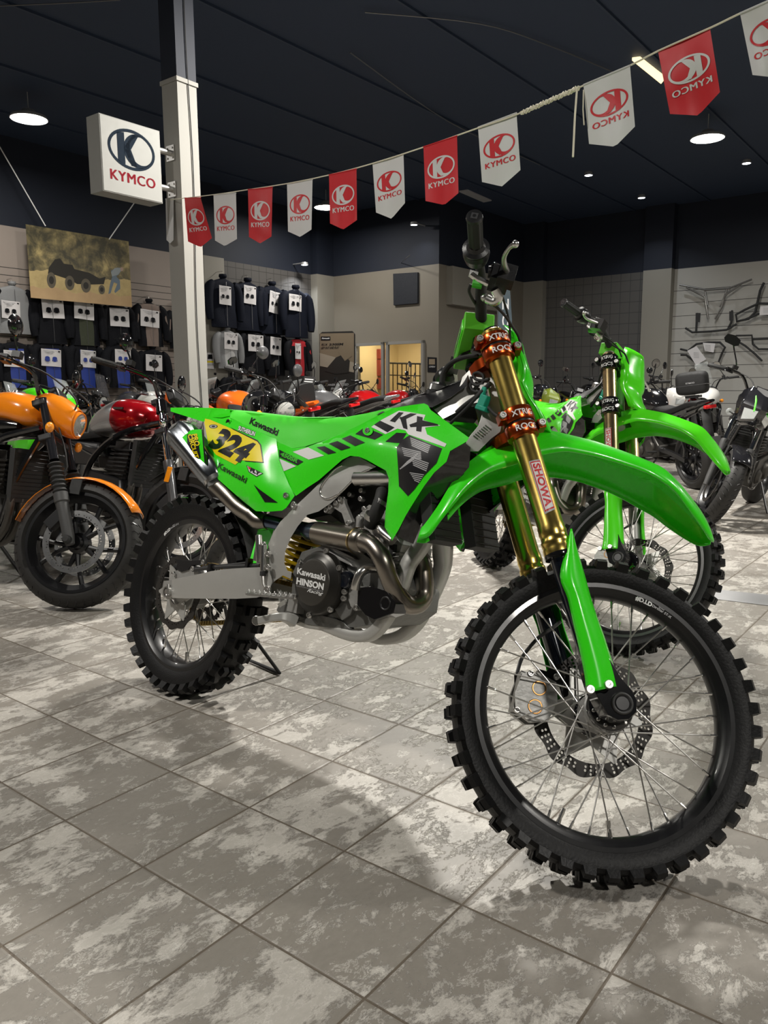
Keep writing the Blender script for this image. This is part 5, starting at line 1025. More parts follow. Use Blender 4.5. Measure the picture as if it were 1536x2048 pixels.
        for s in (-1, 1):
            q = MB('chrome'); q.prism([(x0+.055, s*.105, z0-.005), (x0+.145, s*.03, z0+.01), (x0+.135, s*.03, z0-.045), (x0+.06, s*.09, z0-.085)], (-.006, -s*.004, 0), 'chrome'); q.prism([(x0+.060, s*.108, z0-.003), (x0+.152, s*.03, z0+.012), (x0+.142, s*.03, z0-.048), (x0+.064, s*.092, z0-.088)], (.002, 0, 0), 'clear_screen'); q.build('headlight', root, basis=S)
    if hl == 'sport' or P.get('screen'):
        b = MB('clear_screen'); z0 = hc.z; x0 = hc.x; H_ = P.get('screen', .18); rows = [[Vector((x0+.10-.14*(t*1.1)-abs(k/4)**2*.08, .13*k/4*(1-t*.35), z0+.08+t*H_)) for k in range(-4, 5)] for t in (0, .25, .5, .75, 1)]; b.loft(rows, P.get('screenmat', 'clear_screen')); b.build('windscreen', root, basis=S, sol=.003)
    if P.get('fairing'):
        b = MB(P['fairing'])
        for s in (-1, 1):
            b.loft([[Vector((1.28, s*.06, .86)), Vector((1.20, s*.14, .92)), Vector((1.05, s*.17, .90)), Vector((.9, s*.17, .84))], [Vector((1.32, s*.05, .78)), Vector((1.20, s*.17, .76)), Vector((1.02, s*.20, .72)), Vector((.82, s*.19, .70))], [Vector((1.16, s*.10, .58)), Vector((1.12, s*.19, .56)), Vector((.98, s*.20, .50)), Vector((.74, s*.18, .50))], [Vector((1.08, s*.10, .40)), Vector((1.05, s*.14, .36)), Vector((.9, s*.16, .30)), Vector((.62, s*.14, .34))]])
        b.build('fairing', root, sol=.005)
    # dash, handlebar, grips, levers, mirrors
    b = MB('black_plastic'); dc = fk_(0, FL+.03, .07); b.box(dc, (.05, .12, .08), R=Matrix.Rotation(-.6, 3, 'Y')); b.build('instrument', root, basis=S, bev=.012)
    bh, bw, bb = P.get('bh', .09), P.get('bw', .38), P.get('bb', -.10); t0 = fk_(0, FL, -.01)
    pts = [t0+Vector((0, 0, .03)), t0+Vector((.0, .07, .035)), t0+Vector((-.01, .16, bh)), t0+Vector((bb*.5, bw*.62, bh+.01)), t0+Vector((bb, bw, bh-.015))]
    full = pts[::-1]+[Vector((p.x, -p.y, p.z)) for p in pts[1:]]
    b = MB(P.get('barmat', 'black_gloss')); b.tube(full, .011, n=10, sm=4); hb = b.build('handlebar', root, basis=S)
    for s in (-1, 1):
        A, B = Vector((pts[4].x, s*pts[4].y, pts[4].z)), Vector((pts[3].x, s*pts[3].y, pts[3].z)); g_ = MB('black_matte'); d = (B-A).normalized()
        g_.tube([A-d*.012, A, A+d*.004, A+d*.115, A+d*.12], [.014, .015, .0175, .0175, .015], n=14 if near else 8); g_.box(A+d*.150, (.035, .05, .035), 'black_plastic'); g_.build('grip', hb)
        l = MB(P.get('lever', 'black_gloss')); l.tube([A+d*.15+Vector((.03, 0, 0)), A+d*.10+Vector((.055, 0, -.005)), A+d*.0+Vector((.05, 0, -.005))], [.007, .006, .005], n=8, sm=3)
        if s < 0: l.box(A+d*.17+Vector((.03, 0, .03)), (.04, .035, .03), 'black_plastic')
        l.build('lever', hb)
        mm = P.get('mirror', 'round')
        if mm:
            base = A+d*.17; q = MB('black_gloss'); mt = base+Vector(P.get('mo', (.03, s*0, .20))); mt.y += s*P.get('ms', .08)
            q.tube([base, base+Vector((.02, 0, .05)), base.lerp(mt, .6)+Vector((.0, 0, .02)), mt], .0055, P.get('mstem', 'black_gloss'), 8, sm=3)
            if mm == 'round': q.lathe([(0, .018), (.030, .016), (.048, .006), (.051, -.004), (.047, -.006)], mt, (1, s*.15, .1), P.get('mmat', 'black_gloss'), 24); q.lathe([(.048, -.005), (0, -.005)], mt, (1, s*.15, .1), 'mirror', 24)
            else:
                vs, fs = poly2([(-.055, -.02), (-.03, -.035), (.045, -.03), (.065, -.005), (.055, .03), (.0, .038), (-.05, .02)]); n_ = Vector((1, s*.2, 0)).normalized(); t_ = Vector((-n_.y, n_.x, 0))*s
                q.prism([mt+t_*p[0]+Vector((0, 0, p[1])) for p in vs], n_*.018, P.get('mmat', 'black_gloss')); q.prism([mt-n_*.001+t_*p[0]*.92+Vector((0, 0, p[1]*.9)) for p in vs], n_*-.001, 'mirror')
            q.build('mirror', hb, bev=0)
    b = MB('black_matte'); b.tube([pts[3]*1.0, Vector((pts[3].x+.10, pts[3].y*.4, pts[3].z+.03)), hc+Vector((.02, .05, .10)), hc+Vector((-.1, .03, -.02))], .0045, n=6, sm=5); q = Vector((pts[3].x, -pts[3].y, pts[3].z)); b.tube([q, Vector((q.x+.12, q.y*.5, q.z+.0)), hc+Vector((.0, -.06, .08)), hc+Vector((-.12, -.04, -.05))], .0045, n=6, sm=5); b.build('control_cable', root, basis=S)
    for s in (-1, 1):
        q = MB('amber'); c_ = fk_(s, FL-.18, .06, hs+.06); q.tube([fk_(s, FL-.18, .03, hs), c_], .006, 'black_gloss', 6); q.sph(c_, .026, P.get('ind', 'amber'), 14, (.7, 1, 1)); q.build('indicator', root, basis=S)
    if P.get('box'):
        b = MB('black_matte'); sect(b, [(-.12, 1.06, .14, .06), (-.16, 1.07, .17, .12), (-.32, 1.08, .19, .14), (-.44, 1.07, .17, .12), (-.47, 1.06, .14, .08)], 'black_matte', 24, 5); b.box((-.30, 0, 1.05), (.345, .386, .008), 'grey_paint')
        vs, fs, wd = text2('KYMCO', .03); lay(b, [(v[0], v[1]) for v in vs], fs, lambda x, y: Vector((-.478, .05-x/wd*.10, 1.07+y*.018)), 'grey_ink'); b.build('top_box', root, bev=.004); b = MB('black_plastic'); b.box((-.28, 0, .915), (.24, .16, .03)); b.build('luggage_rack', root)
    if P.get('backrest'):
        b = MB('seat_black'); sect(b, [(-.18, .98, .085, .08), (-.20, .985, .10, .10), (-.225, .985, .095, .095)], 'seat_black', 24, 4); b.tube([(-.2, .05, .85), (-.2, .05, .98)], .01, 'chrome', 8); b.tube([(-.2, -.05, .85), (-.2, -.05, .98)], .01, 'chrome', 8); b.build('backrest', root, bev=.004)
    return root, S
mat('white_rim', (.75, .75, .75), .3)
def at(px, py, wb, head): p = pz(px, py); return p-Vector((math.cos(head), math.sin(head), 0))*wb
# --- orange and black roadster at the left edge
c_ = [(1.10, .955, .085, .035), (1.15, .945, .105, .068), (1.21, .915, .100, .088), (1.265, .893, .082, .082), (1.30, .882, .066, .068)]
tk_ = [(1.10, .90, .05, .04), (1.06, .91, .11, .07), (.95, .93, .15, .085), (.78, .92, .155, .085), (.62, .88, .12, .06), (.54, .85, .07, .03)]
bA, SA = street('orange_roadster', 'orange and black roadster cut by the left edge, with headlight cowl and ribbed fork boots', root_m(-2.6938, 4.3843, 0, -.5737, -.1816), .5401,
    dict(tank='orange', tank_secs=tk_, fork='gaiter', hs=.098, head='cowl', cowl='orange', cowl_secs=c_, lamp=(1.302, 0, .88), lamps=.62, fender='orange', ind='amber', discs=2, FL=.72, bh=.12, bw=.42, bb=-.14, ms=.06, mo=(.02, 0, .15), fins=1, tail='black_gloss', tsplit=.7), near=True)
b = MB('black_gloss'); sect(b, [(1.04, .84, .10, .03), (.95, .84, .151, .05), (.78, .83, .156, .05), (.62, .80, .12, .04), (.55, .79, .08, .02)], 'black_gloss', 24); b.build('tank_trim', bA)
# --- red and silver cruiser behind
bB, SB = street('red_cruiser', 'cruiser motorcycle with red and silver tank and chrome forks parked behind the orange roadster', root_m(-2.2345, 5.0897, 0, -.7005, -.2252), .421,
    dict(tank='red_metal', tank2='silver_paint', tsplit=.82, badge=1, tank_secs=[(1.02, .86, .05, .05), (.97, .865, .12, .09), (.86, .865, .16, .115), (.71, .85, .155, .11), (.55, .81, .12, .08), (.43, .77, .06, .04)], fork='plain', lower='grey_paint', head='round', fender='black_matte', fender_short=1, ind='chrome', slim=1, FL=.78, bh=.10, bw=.42, bb=-.20, ms=.02, mo=(-.02, 0, .14), engine='black_plastic', fins=1, sh=-.06, wf=.13), near=True)
b = MB('amber'); q = SB @ (Vector((1.42, -.135, .60))); b.box((0, 0, 0), (.03, .006, .085)); b.v = [tuple(SB @ (Vector(v)+Vector((1.345, -.130, .535)))) for v in b.v]; b.build('reflector', bB, bev=.012)
# --- black naked bike at the right edge
bC, SCc = street('black_naked_bike', 'black naked motorcycle with lime stripes and angular headlights at the right edge', root_m(3.2765, 6.9753, 0, -2.2121, -.2364), .4701,
    dict(tank='dark_paint', fork='plain', lower='grey_plastic', head='naked', cowl='dark_paint', stripe='lime', fender='dark_paint', fender_short=1, discs=2, ind='clear_screen', mirror='oval', mmat='black_gloss', ms=.10, mo=(-.02, 0, .20), bh=.12, bw=.40, disc='disc'), near=True)
b = MB('lime'); lathe_y(b, [(.232, -.052), (.236, -.053), (.236, -.052)], 'lime', 64); w = [k for k in kids(bC) if k.name.startswith('front_wheel')][0]; b.build('rim_stripe', w, sol=.001)
mat('tealgreen', (.01, .4, .22), .3)
bk_ = [   # px, py of the front wheel contact, heading, steer, lean, params, label
 (1335, 925, -1.2, .5, dict(tank='white_gloss', tail='white_gloss', rim='white_rim', fender='white_gloss', head='naked', cowl='white_gloss', fairing='red', mirror='round', ms=-.08, mo=(0, 0, .22), bh=.14, knobby=0, sh=.05), 'white and red motorcycle with white rims parked behind the second green bike'),
 (1128, 905, -1.9, .2, dict(tank='silver_paint', tail='black_gloss', fork='usd', mirror='oval', mmat='chrome', mstem='chrome', bh=.12, seat='seat_black'), 'silver tanked motorcycle with chrome mirrors behind the handlebar of the second green bike'),
 (1075, 920, -1.5, .6, dict(tank='dark_paint', tail='olive', fender='olive', high_fender=1, head='naked', cowl='olive', knobby=1, spokes=28, sh=.06, th=.08, bh=.16), 'olive yellow enduro motorcycle standing in front of the dark tiled wall'),
 (1190, 885, -1.3, .5, dict(tank='black_gloss', tail='olive', fender='olive', high_fender=1, head='round', knobby=1, spokes=28, sh=.08, th=.10, bh=.18, mo=(0, 0, .26)), 'tall black and olive trail motorcycle by the dark tiled wall'),
 (840, 910, -.7, .5, dict(tank='red', head='round', barmat='chrome', mirror='oval', mmat='chrome', mstem='chrome', bh=.16, sh=-.05, fork='plain', lower='chrome', ms=.0, mo=(0, 0, .26)), 'red motorcycle with chrome handlebar and tall square mirror in front of the office door'),
 (345, 960, -.75, .4, dict(tank='white_gloss', tail='black_gloss', head='naked', cowl='orange_bright', mirror='round', bh=.1), 'white tanked motorcycle with small orange cowl behind the pillar foot'),
 (120, 1000, -.65, .3, dict(tank='lime', tail='lime', head='sport', cowl='lime', fairing='lime', seat='seat_black', mirror='round', th=.04), 'bright green sport motorcycle behind the orange headlight cowl'),
 (20, 955, -.6, .3, dict(tank='grey_paint', tail='lime', head='sport', cowl='black_gloss', fairing='black_gloss', mirror='oval'), 'grey and green sport motorcycle in the second row at the far left'),
 (200, 935, -.6, .3, dict(tank='black_gloss', tail='silver_paint', head='round', mirror='round', screen=.30, screenmat='smoke', bh=.13), 'black touring motorcycle with a smoked windscreen in front of the blue jackets'),
 (300, 920, -.6, .3, dict(tank='grey_paint', tail='black_gloss', head='round', mirror='round', screen=.25, screenmat='clear_screen', barmat='chrome'), 'grey motorcycle with chrome bar and clear screen beside the pillar'),
 (120, 920, -.5, .3, dict(tank='black_gloss', tail='black_gloss', head='naked', cowl='black_gloss', mirror='round', screen=.22), 'black motorcycle with small clear screen under the blue jackets at the left'),
 (515, 920, -.8, .4, dict(tank='dark_paint', head='round', mirror='round', mo=(0, 0, .2)), 'dark motorcycle in the rear row under the red jacket'),
 (640, 898, -.8, .3, dict(tank='black_gloss', tail='orange_bright', head='sport', cowl='black_gloss', mirror='oval'), 'black motorcycle with orange tail in the rear row before the standing poster'),
 (740, 900, -.9, .4, dict(tank='black_gloss', tail='white_gloss', head='naked', mirror='round', bh=.14), 'black motorcycle with white tail in the rear row before the office door'),
 (830, 892, -1.0, .4, dict(tank='dark_paint', tail='red', head='round', mirror='round'), 'dark motorcycle with red tail in the rear row under the small wall poster'),
 (1290, 900, -2.0, .4, dict(tank='black_gloss', tail='grey_paint', head='round', mirror='round', mo=(0, 0, .2)), 'black motorcycle with round mirrors right behind the second green bike fork'),
]
for px, py, hd, st, P, lab in bk_:
    kn = 'motorcycle'
    street(kn, lab, root_m(*at(px, py, 1.45, hd), hd, -.18), st, dict(P))
row_ = [(612, 1003, 2.35, dict(tank='orange_bright', tail='orange_bright', head='sport', cowl='black_gloss', fairing='orange_bright', mirror='oval', backrest=1, sh=.02), 'orange and black motorcycle with upright padded backrest, tail towards the camera, behind the green seat'),
 (690, 980, 2.35, dict(tank='black_gloss', tail='dark_paint', head='sport', cowl='black_gloss', fairing='orange_bright', mirror='oval', sh=.04), 'black motorcycle with orange fairing, tail towards the camera, right of the backrest'),
 (768, 962, 2.4, dict(tank='silver_paint', tail='silver_paint', head='sport', cowl='silver_paint', fairing='grey_paint', mirror='round', sh=.06), 'silver motorcycle in the row below the standing rider poster, tail towards the camera'),
 (848, 947, 2.4, dict(tank='red', tail='white_gloss', head='sport', cowl='white_gloss', fairing='red', mirror='oval', sh=.08), 'red motorcycle with long dark seat, tail towards the camera, before the office window')]
for px, py, hd, P, lab in row_: street('motorcycle', lab, root_m(*pz(px, py), hd, -.15), .35, P)
# the retro bike whose handlebar and mirror rise above the green seat
h_ = -1.2; street('black_cruiser', 'black cruiser motorcycle with round mirror and headlight rising behind the green seat', root_m(*at(520, 1060, 1.45, h_), h_, -.2), .45, dict(tank='black_gloss', head='round', bh=.12, bw=.40, ms=-.06, mo=(0, 0, .19), FL=.74, mmat='grey_paint'))
h_ = 1.05; street('touring_scooter', 'scooter seen from behind with a black top box and red tail light', root_m(*pz(1405, 938), h_, -.12), .4, dict(tank='white_gloss', head='naked', box=1, bh=.14, ms=-.06, mo=(0, 0, .2), sh=.0, screen=.42, tail='dark_paint', wr=.17), cat='scooter')
h_ = 1.75; street('sport_bike', 'black motorcycle seen from behind with a wide rear tyre, left of the black naked one', root_m(*pz(1394, 978), h_, -.12), .2, dict(tank='black_gloss', head='naked'))
# ================================================================ PENNANTS, SIGNS, JACKETS, ACCESSORIES
mat('cloth_white', (.62, .62, .62), .6); mat('cloth_red', (.55, .012, .02), .55); mat('sign_face', (.31, .31, .29), .6); mat('sign_side', (.22, .22, .205), .6); mat('sign_navy', (.010, .018, .03), .8, spec=.1); mat('sign_red', (.24, .010, .02), .7, spec=.1)
def logo(fn, put, word_m, mark_m, inner=None):          # unit wide mark: ring, K and crescent, word below
    vs, fs = ring2(0, .10, .50, .335, .445, .285, 40); put(vs, fs, mark_m)
    vs, fs = poly2([(-.30, .335), (-.15, .36), (-.15, -.165), (-.30, -.13)]); put(vs, fs, mark_m)
    vs, fs = poly2([(-.15, .13), (.03, .36), (.16, .37), (-.02, .10), (.10, -.16), (-.02, -.165), (-.15, .07)]); put(vs, fs, mark_m)
    vs, fs = crescent2(.13, .10, (.30, .28), .20, .115, (.245, .235)); put(vs, fs, mark_m)
    vs, fs, wd = text2('KYMCO', .0, 1.1)
    for dx in (0, .016): put([(-.48+dx+v[0]/wd*.95, -.46+v[1]*.165) for v in vs], fs, word_m)
def fD(x): return 1/(.1945+.000258*(x-450))
ropep = [(336, 400), (430, 389), (497, 379), (575, 367), (658, 350), (745, 327), (848, 294), (956, 256), (1036, 228), (1167, 171), (1260, 131), (1316, 102), (1420, 56), (1480, 27), (1575, -15)]
b = MB('rope'); b.tube([pd(x, y, fD(x)) for x, y in ropep], .0028, n=6, sm=3); q = []
for i in range(60): t = i/59; x, y = 1042+t*116, 226-t*51; p = pd(x, y, fD(x)); q.append(p+Vector((0, .004*math.sin(i*1.9), .005*math.cos(i*1.9))))
b.tube(q, .006, n=6); b.tube([pd(*p, fD(1155)) for p in ((1154, 178), (1150, 230), (1146, 314))], .0035, n=6); b.tube([pd(*p, fD(1168)) for p in ((1167, 180), (1166, 220), (1168, 250))], .0022, n=5); tag(b.build('pennant_string'), 'pale twisted string carrying the red and white pennants from the pillar to the upper right', 'string')
FLG = [((331, 398), (347, 396), (347, 480), (340, 487), (333, 480), 0, 0, 'narrow white pennant folded against the left edge of the pillar'),
 ((369, 396), (401, 395), (424, 476), (399, 494), (376, 483), 1, 0, 'red pennant swinging aslant in front of the pillar'),
 ((427, 390), (472, 386), (474, 478), (449, 492), (430, 481), 0, 0, 'white pennant, the first one right of the pillar'),
 ((496, 379), (545, 375), (543, 473), (520, 487), (498, 474), 1, 0, 'red pennant, the first red one right of the pillar'),
 ((574, 368), (625, 359), (623, 459), (600, 474), (576, 463), 0, 0, 'white pennant hanging left of the small glowing middle lamp'),
 ((658, 350), (713, 338), (714, 440), (686, 459), (660, 447), 1, 0, 'red pennant overlapping the small glowing middle lamp'),
 ((745, 327), (807, 308), (810, 406), (782, 438), (752, 425), 0, 0, 'white pennant at the middle of the string, creased at its tip'),
 ((847, 294), (914, 272), (917, 386), (888, 411), (851, 402), 1, 0, 'bright red pennant above the foreground handlebar grip'),
 ((956, 255), (1033, 226), (1041, 340), (1002, 373), (964, 364), 0, 0, 'white pennant left of the twisted bright stretch of string'),
 ((1167, 170), (1260, 131), (1270, 253), (1228, 295), (1178, 288), 0, 1, 'white pennant with reversed lettering right of the dangling string ends'),
 ((1316, 102), (1420, 56), (1440, 184), (1392, 232), (1340, 228), 1, 1, 'large red pennant with reversed lettering over the big right lamp'),
 ((1480, 27), (1575, -15), (1600, 110), (1560, 160), (1505, 150), 0, 1, 'white pennant with reversed lettering cut by the top right corner')]
for i, (TL, TR, BR, TIP, BL, red, mirr, lab) in enumerate(FLG):
    d0, d1 = fD(TL[0]), fD(TR[0]); ph = i*1.7
    def fn(x, y, o=0):
        s_ = x+.5; t = -y; a = (TL[0]+(TR[0]-TL[0])*s_, TL[1]+(TR[1]-TL[1])*s_); c = (BL[0]+(BR[0]-BL[0])*s_, BL[1]+(BR[1]-BL[1])*s_)
        return pd(a[0]+(c[0]-a[0])*t, a[1]+(c[1]-a[1])*t, d0+(d1-d0)*s_+.010*math.sin(7*s_+ph)*min(1, t*1.5)+.006*math.sin(5*t+ph*2)-o)
    gx = 10; cloth = 'cloth_red' if red else 'cloth_white'; b = MB(cloth); rows = []
    tip_t = 1+((TIP[1]-(BL[1]+BR[1])/2)/((BL[1]+BR[1])/2-(TL[1]+TR[1])/2)); tx = (TIP[0]-BL[0])/(BR[0]-BL[0])-.5
    def bt(x): return 1+(tip_t-1)*(1-abs(x-tx)/(abs(-.5-tx) if x < tx else abs(.5-tx)))
    for j in range(13): rows.append([fn(-.5+k/gx, -(bt(-.5+k/gx))*j/12) for k in range(gx+1)])
    b.loft(rows); 
    if i: 
        for off in (.0015, -.0015):
            put = lambda vs, fs, m, off=off: lay(b, [((-v[0] if mirr else v[0])*.82, -.52+v[1]*.60) for v in vs], fs, lambda x, y: fn(x, y, off), m, .12)
            logo(None, put, 'cloth_white' if red else 'cloth_red', 'cloth_white' if red else 'cloth_red')
    b.tube([fn(-.5, 0), fn(-.17, 0), fn(.17, 0), fn(.5, 0)], .003, cloth, 6)
    o = b.build('pennant', sol=0); tag(o, lab, 'pennant', 'red and white pennants on the string')
# --- square sign on the pillar
VS = 5.02; cor = [pw(x, y, 'v', VS) for x, y in ((197, 225), (319, 262), (325, 406), (205, 383))]
u0, u1 = cor[0].dot(U), cor[1].dot(U); z1_, z0_ = (cor[0].z+cor[1].z)/2, (cor[2].z+cor[3].z)/2; w_ = u1-u0; hgt = z1_-z0_
b = MB('sign_side'); M_ = Matrix.Translation(RM((u0+u1)/2, VS, (z0_+z1_)/2)) @ RT; b.T = M_; b.box((0, .075, 0), (w_, .15, hgt)); b.box((0, -.001, 0), (w_-.012, .004, hgt-.012), 'sign_face')
def put(vs, fs, m): b.add([Vector((v[0]*w_*.78, -.0045, v[1]*hgt*.80+.05*hgt)) for v in vs], fs, m)
logo(None, put, 'sign_red', 'sign_navy'); b.T = None; sg = b.build('logo_sign', bev=.004); sg = sg; tag(sg, 'square white box sign with dark oval mark and red word, mounted on the pillar', 'sign')
for y in (305, 377):
    b = MB('steel'); p = pw(335, y, 'v', VS+.08); b.tube([RM(u1, VS+.08, p.z), RM(3.99, VS+.08, p.z)], .022, 'steel', 12); b.box(RM(3.992, VS+.08, p.z), (.012, .09, .11), 'steel', R=RT.to_3x3())
    for dy in (-.03, .03):
        for dz in (-.035, .035): b.lathe([(0, .006), (.006, .006), (.007, 0)], RM(3.984, VS+.08+dy, p.z+dz), -U, 'steel', 8)
    b.build('bracket', sg)
b = MB('black_matte'); b.tube([RM(4.10, 4.992, z)+U*(.012*math.sin(z*3)) for z in [.6+.2*k for k in range(20)]], .004, n=5); tag(b.build('pillar_cable'), 'thin loose grey cable running down the front of the pillar', 'cable')
# --- hanging picture banner with quad bike scene
m, N, L, B = nodes('banner_photo'); tc = N.new('ShaderNodeTexCoord'); sp = N.new('ShaderNodeSeparateXYZ'); L.new(tc.outputs['Object'], sp.inputs[0]); B.inputs['Roughness'].default_value = .35
fo = ramp(N, L, noise(N, L, tc.outputs['Object'], 4.2, 8, .65, .3), [(0, (.02, .018, .01)), (.42, (.05, .045, .025)), (.55, (.16, .13, .06)), (.7, (.42, .33, .14)), (1, (.5, .42, .2))])
gr = ramp(N, L, noise(N, L, tc.outputs['Object'], 7, 8, .7), [(0, (.22, .16, .06)), (.5, (.42, .32, .14)), (1, (.60, .46, .22))]); gd = ramp(N, L, noise(N, L, tc.outputs['Object'], 3, 6, .6), [(0, (.30, .19, .09)), (1, (.55, .38, .20))])
VB = VL-.35; bc = [pw(*q, 'v', VB) for q in ((51, 446), (257, 485), (260, 614), (60, 595))]; bu0, bu1 = bc[0].dot(U), bc[1].dot(U); bz1, bz0 = (bc[0].z+bc[1].z)/2, (bc[2].z+bc[3].z)/2; bw_, bh_ = bu1-bu0, bz1-bz0
zc = math_(N, L, 'DIVIDE', math_(N, L, 'ADD', sp.outputs[2], math_(N, L, 'MULTIPLY', noise(N, L, tc.outputs['Object'], 3, 3), .25)), bh_)
k1 = math_(N, L, 'GREATER_THAN', zc, .02); k2 = math_(N, L, 'GREATER_THAN', zc, -.22); c = mixc(N, L, k2, gd, gr); c = mixc(N, L, k1, c, fo); L.new(c, B.inputs['Base Color'])
bm_ = Matrix.Translation(RM((bu0+bu1)/2, VB, (bz0+bz1)/2)) @ RT; b = MB('banner_photo'); b.box((0, 0, 0), (bw_, .006, bh_))
mat('p_dark', (.02, .018, .014), .5); mat('p_tyre', (.10, .085, .06), .5); mat('p_jean', (.12, .16, .20), .5); mat('p_shirt', (.24, .27, .28), .5); mat('p_skin', (.35, .25, .2), .5)
def bp(x, y): return ((x-152)/(762-152)-.5)*bw_, (.5-(y-(135+(x-152)*.19))/(440-(x-152)*.08))*bh_
def bpoly(pts, m, o): vs, fs = poly2([bp(*p) for p in pts]); b.add([Vector((v[0], -.0035-o, v[1])) for v in vs], fs, m)
def bell(cx, cy, rx, ry, m, o): bpoly([(cx+rx*math.cos(a), cy+ry*math.sin(a)) for a in [2*PI*i/20 for i in range(20)]], m, o)
bpoly([(262, 395), (300, 345), (330, 340), (350, 372), (400, 380), (410, 405), (500, 430), (560, 465), (600, 455), (585, 500), (500, 500), (420, 495), (380, 470), (300, 440), (255, 430)], 'p_dark', .001)
for cx, cy, rx, ry in ((272, 470, 26, 48), (377, 488, 28, 44), (473, 506, 30, 42), (570, 532, 20, 28)): bell(cx, cy, rx, ry, 'p_tyre', .002); bell(cx, cy, rx*.55, ry*.5, 'p_dark', .003)
bpoly([(635, 420), (680, 402), (700, 412), (690, 440), (668, 455), (690, 480), (690, 530), (655, 555), (650, 545), (672, 500), (650, 490), (625, 555), (610, 560), (625, 500), (640, 460)], 'p_jean', .001); bpoly([(635, 430), (660, 405), (700, 405), (705, 420), (680, 445), (640, 455)], 'p_shirt', .002); bell(706, 414, 10, 12, 'p_skin', .003)
o = b.build('picture_banner'); o.matrix_basis = bm_; tag(o, 'printed banner of a quad bike with trailer and a man bending, hung from the ceiling', 'banner')
b = MB('white'); 
for a_, c_ in (((91, 452), (-20, 260)), ((218, 479), (300, 360))): b.tube([pw(*a_, 'v', VB), pw(*c_, 'v', VB-.0)], .008, 'white', 6)
b.build('hanging_cord', o); bpy.data.objects['hanging_cord'].matrix_parent_inverse = bm_.inverted()
